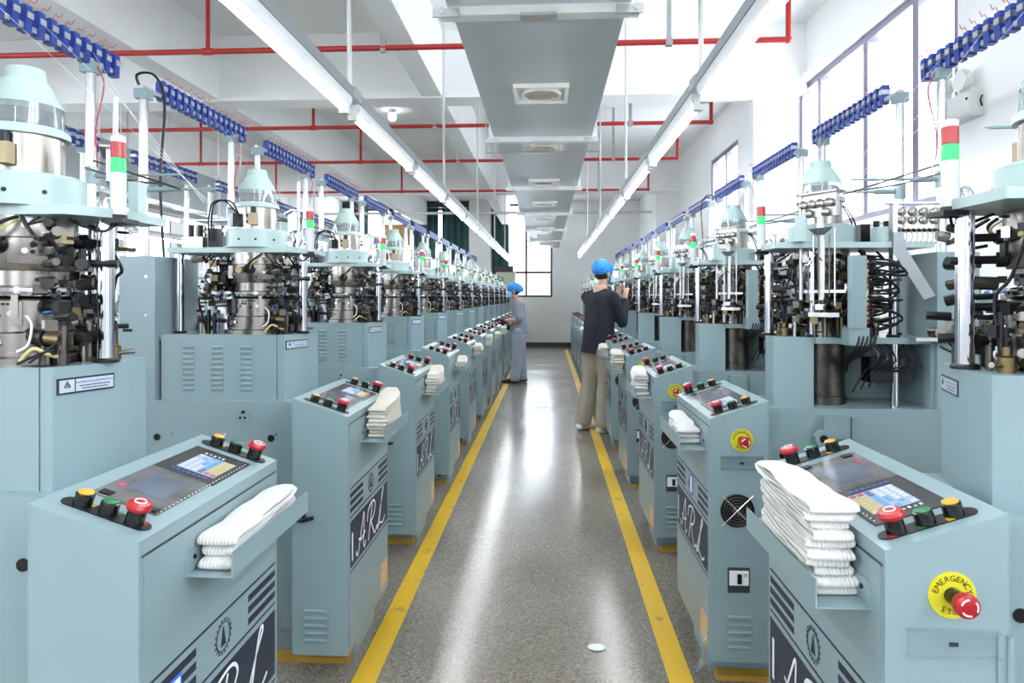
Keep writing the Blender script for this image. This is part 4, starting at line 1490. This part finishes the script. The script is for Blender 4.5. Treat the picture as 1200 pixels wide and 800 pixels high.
SPEC = {'L': [(3, 'white', .34, .074, .0052, .005, .012), (8, 'cream', .28, .080, .0031, .006, .045), (7, 'cream', .22, .078, .0031, .005, .03),
              (4, 'cream', .20, .078, .0036, .006, .02), (5, 'cream', .20, .078, .0040, .006, .02), (6, 'white', .20, .078, .0040, .006, .02),
              (4, 'cream', .22, .078, .0042, .006, .02), (5, 'cream', .22, .078, .0042, .006, .02), (4, 'black', .22, .078, .0045, .006, .02),
              (4, 'cream', .22, .078, .0045, .006, .02), (4, 'cream', .22, .078, .0045, .006, .02)],
        'R': [(10, 'white', .32, .082, .0037, .006, .006), (3, 'white', .23, .080, .0048, .014, .035), (7, 'white', .20, .080, .0038, .006, .02),
              (7, 'cream', .20, .080, .0042, .006, .02), (4, 'cream', .18, .080, .005, .008, .02), None, (5, 'black', .25, .078, .005, .006, .02),
              (4, 'cream', .25, .078, .005, .006, .02)]}
for row in 'LR':
    for k, sp_ in enumerate(SPEC[row]):
        if sp_:
            n_, c_, L_, W_, th_, cr_, li_ = sp_
            sock_stack(row, k, n_, 'sock_' + c_, L_, W_, (left_desc if row == 'L' else right_desc)(k), th_, k + (1 if row == 'L' else 30), cr_, li_)
# dark knit tube hanging over the console where the woman works
kn = MB()
kr = random.Random(9)
for c_, r_ in (((-.715, 10.40, .985), (.085, .075, .045)), ((-.79, 10.37, .995), (.06, .06, .032)), ((-.735, 10.47, .90), (.035, .055, .10)), ((-.74, 10.46, .80), (.028, .06, .09))):
    q_ = MB().sphere((0, 0, 0), 1, (1, 1, 1), 18, 12)
    for v in q_.bm.verts:
        p_ = v.co
        k_ = 1 + .10 * math.sin(7 * p_.x + 3 * p_.z + c_[0] * 40) + .08 * math.sin(9 * p_.y - 5 * p_.z)
        v.co = Vector((c_[0] + p_.x * r_[0] * k_, c_[1] + p_.y * r_[1] * k_, c_[2] + p_.z * r_[2] * k_))
    me_ = q_.mesh('lump', 'sock_black')
    kn.bm.from_mesh(me_)
o = kn.build('knit_tube', 'sock_black', angle=80)
tag(o, 'crumpled black knitwear in the hands of the woman in grey', 'knitwear')


# ------------------------------------------------------------------ people
def capsule(p0, p1, r0, r1, side, n=16, m=5):
    """closed tapered limb segment with rounded ends; radii may be (across, deep) pairs"""
    p0, p1 = Vector(p0), Vector(p1)
    r0 = r0 if isinstance(r0, tuple) else (r0, r0)
    r1 = r1 if isinstance(r1, tuple) else (r1, r1)
    d = p1 - p0
    if d.length < 1e-5:
        d = Vector((0, 0, 1))
    d.normalize()
    a = Vector(side) - d * d.dot(Vector(side))
    if a.length < .05:
        a = Vector((0, 1, 0)) - d * d.y
    a.normalize()
    b = d.cross(a)
    mb = MB()
    secs = []
    for i in range(m):
        t = PI / 2 * i / m
        secs.append((p0 - d * min(r0) * math.cos(t), r0, math.sin(t)))
    secs.append((p0, r0, 1))
    secs.append((p1, r1, 1))
    for i in range(m - 1, -1, -1):
        t = PI / 2 * i / m
        secs.append((p1 + d * min(r1) * math.cos(t), r1, math.sin(t)))
    prev = None
    for c, r, k in secs:
        k = max(k, .02)
        rg = [mb.bm.verts.new(c + a * r[0] * k * math.cos(2 * PI * j / n) + b * r[1] * k * math.sin(2 * PI * j / n)) for j in range(n)]
        if prev:
            mb.bridge(prev, rg)
        else:
            mb.cap(rg, True)
        prev = rg
    mb.cap(prev)
    return mb.mesh('limb', 'skin')


def remesh(meshes, voxel, name, material, smooth_it=4, cut=None):
    bm = bmesh.new()
    for me in meshes:
        bm.from_mesh(me)
    me = bpy.data.meshes.new(name)
    bm.to_mesh(me)
    bm.free()
    o = bpy.data.objects.new('tmp', me)
    col.objects.link(o)
    r = o.modifiers.new('r', 'REMESH')
    r.mode = 'VOXEL'
    r.voxel_size = voxel
    s = o.modifiers.new('s', 'SMOOTH')
    s.iterations = smooth_it
    s.factor = .5
    dg = bpy.context.evaluated_depsgraph_get()
    dg.update()
    out = bpy.data.meshes.new_from_object(o.evaluated_get(dg))
    bpy.data.objects.remove(o)
    if cut is not None:
        bm = bmesh.new()
        bm.from_mesh(out)
        r_ = bmesh.ops.bisect_plane(bm, geom=bm.verts[:] + bm.edges[:] + bm.faces[:], plane_co=(0, 0, cut), plane_no=(0, 0, 1), clear_inner=True)
        ed = [e for e in r_['geom_cut'] if isinstance(e, bmesh.types.BMEdge)]
        bmesh.ops.holes_fill(bm, edges=ed, sides=0)
        bm.to_mesh(out)
        bm.free()
    out.name = name
    out.materials.clear()
    out.materials.append(MATS[material])
    out.shade_smooth()
    return out


class Graph:
    def __init__(self):
        self.v, self.e, self.r = [], [], []

    def add(self, p, r, to=None):
        self.v.append(Vector(p))
        self.r.append(r)
        i = len(self.v) - 1
        if to is not None:
            self.e.append((to, i))
        return i

    def chain(self, start, pts):
        for p, r in pts:
            start = self.add(p, r, start)
        return start

    def meshes(self, side=(1, 0, 0)):
        return [capsule(self.v[a], self.v[b], self.r[a], self.r[b], side) for a, b in self.e]


def hand(g_list, wrist, direction, palm_n, thumb_side, curl):
    """five separate fingers on a palm, each a short skinned chain"""
    d = Vector(direction).normalized()
    nn = Vector(palm_n).normalized()
    s = d.cross(nn).normalized() * thumb_side
    w = Vector(wrist)
    g = Graph()
    r0 = g.add(w - d * .02, (.024, .018))
    p1 = g.add(w + d * .035, (.030, .016), r0)
    p2 = g.add(w + d * .075, (.034, .014), p1)
    g_list.extend(g.meshes(s))
    for i, (off, ln) in enumerate(((.028, .068), (.010, .076), (-.009, .070), (-.027, .055))):
        f = Graph()
        q = w + d * .070 + s * off
        a = f.add(q, .0095)
        cur = a
        ang = curl * .5
        for j in range(3):
            dd = d * math.cos(ang) + nn * math.sin(ang)
            q = q + dd * ln * (.45, .32, .25)[j]
            cur = f.add(q, (.0090, .0082, .0070)[j], cur)
            ang += curl * .8
        g_list.extend(f.meshes(s))
    th = Graph()
    q = w + d * .02 + s * .022
    a = th.add(q, .012)
    dd = (d * .75 + s * .65 + nn * .25).normalized()
    b = th.add(q + dd * .035, .0105, a)
    dd2 = (d * .9 + s * .15 + nn * .45).normalized()
    c = th.add(q + dd * .035 + dd2 * .028, .0092, b)
    th.add(q + dd * .035 + dd2 * .050, .0078, c)
    g_list.extend(th.meshes(s))


def head_meshes(c, face, hh):
    """c = head centre, face = unit vector the nose points along (horizontal), hh = head height"""
    f = Vector(face).normalized()
    s = Vector((0, 0, 1)).cross(f)
    R = Matrix((s, f, Vector((0, 0, 1)))).transposed()
    out = []
    c = Vector(c)

    def ell(off, rx, ry, rz, n=20):
        mb = MB()
        mb.sphere((0, 0, 0), 1, (rx, ry, rz), n, 12)
        bmesh.ops.transform(mb.bm, matrix=Matrix.Translation(c + R @ Vector(off)) @ R.to_4x4(), verts=mb.bm.verts)
        me = mb.mesh('h', 'skin')
        out.append(me)
    ell((0, -.010, .025), .076, .096, .088)
    ell((0, .022, -.035), .060, .066, .078)
    ell((0, .045, -.088), .030, .032, .026)
    ell((0, .094, -.018), .013, .018, .026, 10)
    ell((0, .086, .022), .045, .016, .012, 12)
    ell((0, .084, -.062), .024, .014, .010, 10)
    ell((.078, -.004, -.012), .010, .020, .033, 10)
    ell((-.078, -.004, -.012), .010, .020, .033, 10)
    return out, R


def person(name_label, cat, loc, H, J, mats, face, cap_kind, hands, tilt=0.0):
    """J: dict of joint positions (local, z up)"""
    t = thing('person', name_label, cat, loc, 0)
    g = Graph()
    pel = g.add(J['pelvis'], (.108, .085))
    sp1 = g.add(J['waist'], (.112, .085), pel)
    ch = g.add(J['chest'], (.150, .105), sp1)
    nk = g.add(J['neckbase'], (.075, .07), ch)
    n2 = g.add(J['neck'], .052, nk)
    g.add(J['headlow'], .05, n2)
    for s in ('L', 'R'):
        sh_ = g.add(J['sh' + s], .052, ch)
        el_ = g.chain(sh_, [(J['sh' + s].lerp(J['el' + s], .5), .049), (J['el' + s], .041)])
        g.chain(el_, [(J['el' + s].lerp(J['wr' + s], .4), .038), (J['wr' + s], .026)])
        hp = g.add(J['hip' + s], .078, pel)
        kn_ = g.chain(hp, [(J['hip' + s].lerp(J['kn' + s], .5), .075), (J['kn' + s], .056)])
        an = g.chain(kn_, [(J['kn' + s].lerp(J['an' + s], .35), .055), (J['an' + s], .038)])
        g.chain(an, [(J['an' + s] + (J['toe' + s] - J['an' + s]) * .3 + Vector((0, 0, -.03)), .038), (J['toe' + s], .028)])
    side = Vector((0, 0, 1)).cross(Vector(face)).normalized()
    ms = g.meshes(side)
    for s in ('L', 'R'):
        hand(ms, J['wr' + s], *hands[s])
    hm, R = head_meshes(J['head'], face, H / 7.5)
    ms += hm
    obj('body', remesh(ms, .0065, 'body', 'skin'), t)
    # jacket or top
    g = Graph()
    a = g.add(J['hem'], mats['hem_r'])
    b = g.add(J['waist'], mats['waist_r'], a)
    c = g.add(J['chest'], mats['chest_r'], b)
    nb = g.add(J['neckbase'] + Vector((0, 0, -.035)), .066, c)
    g.add(J['neckbase'].lerp(J['neck'], .5), .061, nb)
    for s in ('L', 'R'):
        q = g.add(J['sh' + s], .064, c)
        g.e.append((nb, q))
        q = g.add(J['sh' + s].lerp(J['el' + s], .5), .061, q)
        if mats['long']:
            q = g.add(J['el' + s], .055, q)
            q = g.add(J['el' + s].lerp(J['wr' + s], .5), .050, q)
            g.add(J['el' + s].lerp(J['wr' + s], .92), .044, q)
        else:
            g.add(J['sh' + s].lerp(J['el' + s], .88), .070, q)
    obj('jacket' if mats['long'] else 'tunic', remesh(g.meshes(side), .011, 'garment', mats['top'], 6, J['hem'].z), t)
    # trousers
    g = Graph()
    a = g.add(J['pelvis'] + Vector((0, 0, .12)), (.138, .108))
    b = g.add(J['pelvis'] + Vector((0, 0, -.03)), (.145, .118), a)
    for s in ('L', 'R'):
        g.add(J['hip' + s] + Vector((0, 0, .03)), .112, a)
        q = g.add(J['hip' + s] + Vector((0, 0, -.06)), .112, b)
        q = g.add(J['hip' + s].lerp(J['kn' + s], .6), .098, q)
        q = g.add(J['kn' + s], .088, q)
        q = g.add(J['kn' + s].lerp(J['an' + s], .5), .086, q)
        g.add(J['kn' + s].lerp(J['an' + s], .97), .084, q)
    obj('trousers', remesh(g.meshes(side), .011, 'garment', mats['trousers'], 6, .045), t)
    for s in ('L', 'R'):
        an, to = J['an' + s], J['toe' + s]
        d = Vector((to.x - an.x, to.y - an.y, 0)).normalized()
        g = Graph()
        a = g.add((an.x - d.x * .05, an.y - d.y * .05, .042), (.044, .040))
        b = g.add((an.x + d.x * .03, an.y + d.y * .03, .052), (.046, .050), a)
        c = g.add((an.x + d.x * .12, an.y + d.y * .12, .036), (.046, .036), b)
        g.add((an.x + d.x * .18, an.y + d.y * .18, .030), (.040, .028), c)
        me = remesh(g.meshes(Vector((0, 0, 1)).cross(d)), .008, 'shoe', mats['shoe'], 2)
        lo = min(v.co.z for v in me.vertices)
        for v in me.vertices:
            v.co.z = max(v.co.z - lo, 0)
        obj('shoe', me, t)
    # cap, hair, mask, eyes
    hc = Vector(J['head'])
    R4 = Matrix.Translation(hc) @ R.to_4x4()
    mb = MB()
    mb.sphere((0, 0, 0), 1, (1, 1, 1), 48, 24)
    rr = random.Random(3)
    for v in mb.bm.verts:
        p = v.co.copy()
        ang = math.atan2(p.y, p.x)
        k = 1 + .025 * math.sin(ang * 13 + p.z * 5) * (1 - max(p.z, 0)) + .018 * math.sin(ang * 7 + p.z * 11)
        if cap_kind == 'bouffant':
            v.co = Vector((p.x * .094 * k, p.y * .124 * k - .020, max(p.z, -.66) * .098 * k + .052))
        else:
            back = max(0, -p.y)
            v.co = Vector((p.x * .094 * k, p.y * (.112 + .035 * back) * k - .018, max(p.z, -.55) * .098 * k + .050 - .02 * back))
    bmesh.ops.transform(mb.bm, matrix=R4, verts=mb.bm.verts)
    mb.build('cap', 'cap_blue', t, angle=80)
    mb = MB().sphere((0, -.020, .0), 1, (.0795, .092, .072), 20, 12)
    bmesh.ops.transform(mb.bm, matrix=R4, verts=mb.bm.verts)
    mb.build('hair', 'hair', t, angle=80)
    mb = MB()
    N = 12
    rings = []
    for iz in range(6):
        z = -.100 + iz * .018
        ring_ = []
        for i in range(N + 1):
            a = -1.25 + 2.5 * i / N
            bulge = .104 + .012 * math.cos(a) * math.sin((iz + .5) / 6 * PI)
            ring_.append(mb.bm.verts.new((.074 * math.sin(a) * 1.06, bulge * math.cos(a) - .0, z)))
        rings.append(ring_)
    for r0_, r1_ in zip(rings[:-1], rings[1:]):
        for i in range(N):
            mb.bm.faces.new((r0_[i], r0_[i + 1], r1_[i + 1], r1_[i]))
    for s in (-1, 1):
        mb.tube([(s * .074, .03, -.02), (s * .080, .01, -.005), (s * .084, -.02, .0)], .002, 4)
        mb.tube([(s * .074, .03, -.085), (s * .080, .0, -.06), (s * .084, -.02, -.03)], .002, 4)
    bmesh.ops.transform(mb.bm, matrix=R4, verts=mb.bm.verts)
    mk = mb.build('face_mask', 'mask_blue', t, angle=80)
    sm = mk.modifiers.new('thick', 'SOLIDIFY')
    sm.thickness = .003
    for s in (-1, 1):
        mb = MB().sphere((s * .032, .083, .0), 1, (.013, .008, .007), 10, 8)
        bmesh.ops.transform(mb.bm, matrix=R4, verts=mb.bm.verts)
        mb.build('eye', 'hair', t)
    return t


V = Vector
# man: seen from behind, turned to the machines on the window side (+X, +Y), both hands raised in front
mj = dict(pelvis=V((0, 0, .90)), waist=V((-.01, -.01, 1.06)), chest=V((.0, .0, 1.28)), neckbase=V((.01, .01, 1.44)), neck=V((.03, .03, 1.49)),
          headlow=V((.035, .035, 1.54)), head=V((.045, .045, 1.615)),
          hem=V((-.01, -.01, .80)),
          shL=V((-.125, .125, 1.37)), elL=V((.06, .30, 1.20)), wrL=V((.19, .14, 1.37)),
          shR=V((.125, -.125, 1.37)), elR=V((.22, -.10, 1.11)), wrR=V((.27, .06, 1.34)),
          hipL=V((-.07, .06, .86)), knL=V((-.10, .05, .48)), anL=V((-.17, -.02, .08)), toeL=V((-.06, .09, .03)),
          hipR=V((.07, -.06, .86)), knR=V((.06, -.10, .48)), anR=V((.02, -.20, .08)), toeR=V((.14, -.11, .03)))
person('person in a navy jacket, khaki trousers and blue cap raising both hands at a machine', 'person', (.535, 6.84, 0), 1.74, mj,
       dict(top='navy_cloth', trousers='khaki_cloth', shoe='shoe_white', long=True, hem_r=(.205, .170), waist_r=(.182, .140), chest_r=(.185, .125)),
       (.78, .62, -.0), 'bouffant',
       dict(L=((.35, .25, .9), (.6, -.5, .1), -1, .55), R=((.1, .35, .93), (.5, .6, .1), 1, .5)))
# woman: profile, facing the curtain side machines (-X), forearms over the console
wj = dict(pelvis=V((.02, 0, .84)), waist=V((.02, 0, .98)), chest=V((.005, .0, 1.17)), neckbase=V((-.02, 0, 1.31)), neck=V((-.045, 0, 1.355)),
          headlow=V((-.06, 0, 1.40)), head=V((-.075, 0, 1.465)),
          hem=V((.02, 0, .83)),
          shL=V((.0, -.15, 1.26)), elL=V((.03, -.20, 1.01)), wrL=V((-.19, -.14, 1.0)),
          shR=V((.0, .15, 1.26)), elR=V((.02, .20, 1.01)), wrR=V((-.19, .10, .99)),
          hipL=V((.02, -.08, .80)), knL=V((-.0, -.085, .45)), anL=V((-.05, -.09, .08)), toeL=V((-.20, -.09, .03)),
          hipR=V((.02, .08, .80)), knR=V((.03, .085, .45)), anR=V((.06, .09, .08)), toeR=V((-.09, .10, .03)))
person('person in grey short-sleeved work clothes and blue cap bending over a console tray', 'person', (-.475, 10.50, 0), 1.60, wj,
       dict(top='scrub_top', trousers='scrub_trousers', shoe='shoe_black', long=False, hem_r=(.190, .160), waist_r=(.160, .130), chest_r=(.155, .115)),
       (-1, -.12, -.0), 'tail',
       dict(L=((-.95, .25, -.05), (.1, .35, -.9), -1, .6), R=((-.95, -.2, -.05), (.1, -.35, -.9), 1, .6)))

# scrap on the floor
tag(MB().sphere((.19, 2.58, .004), 1, (.035, .028, .004), 12, 6).build('paper_scrap', 'print_white'), 'small pale scrap lying on the polished aisle floor', 'scrap')
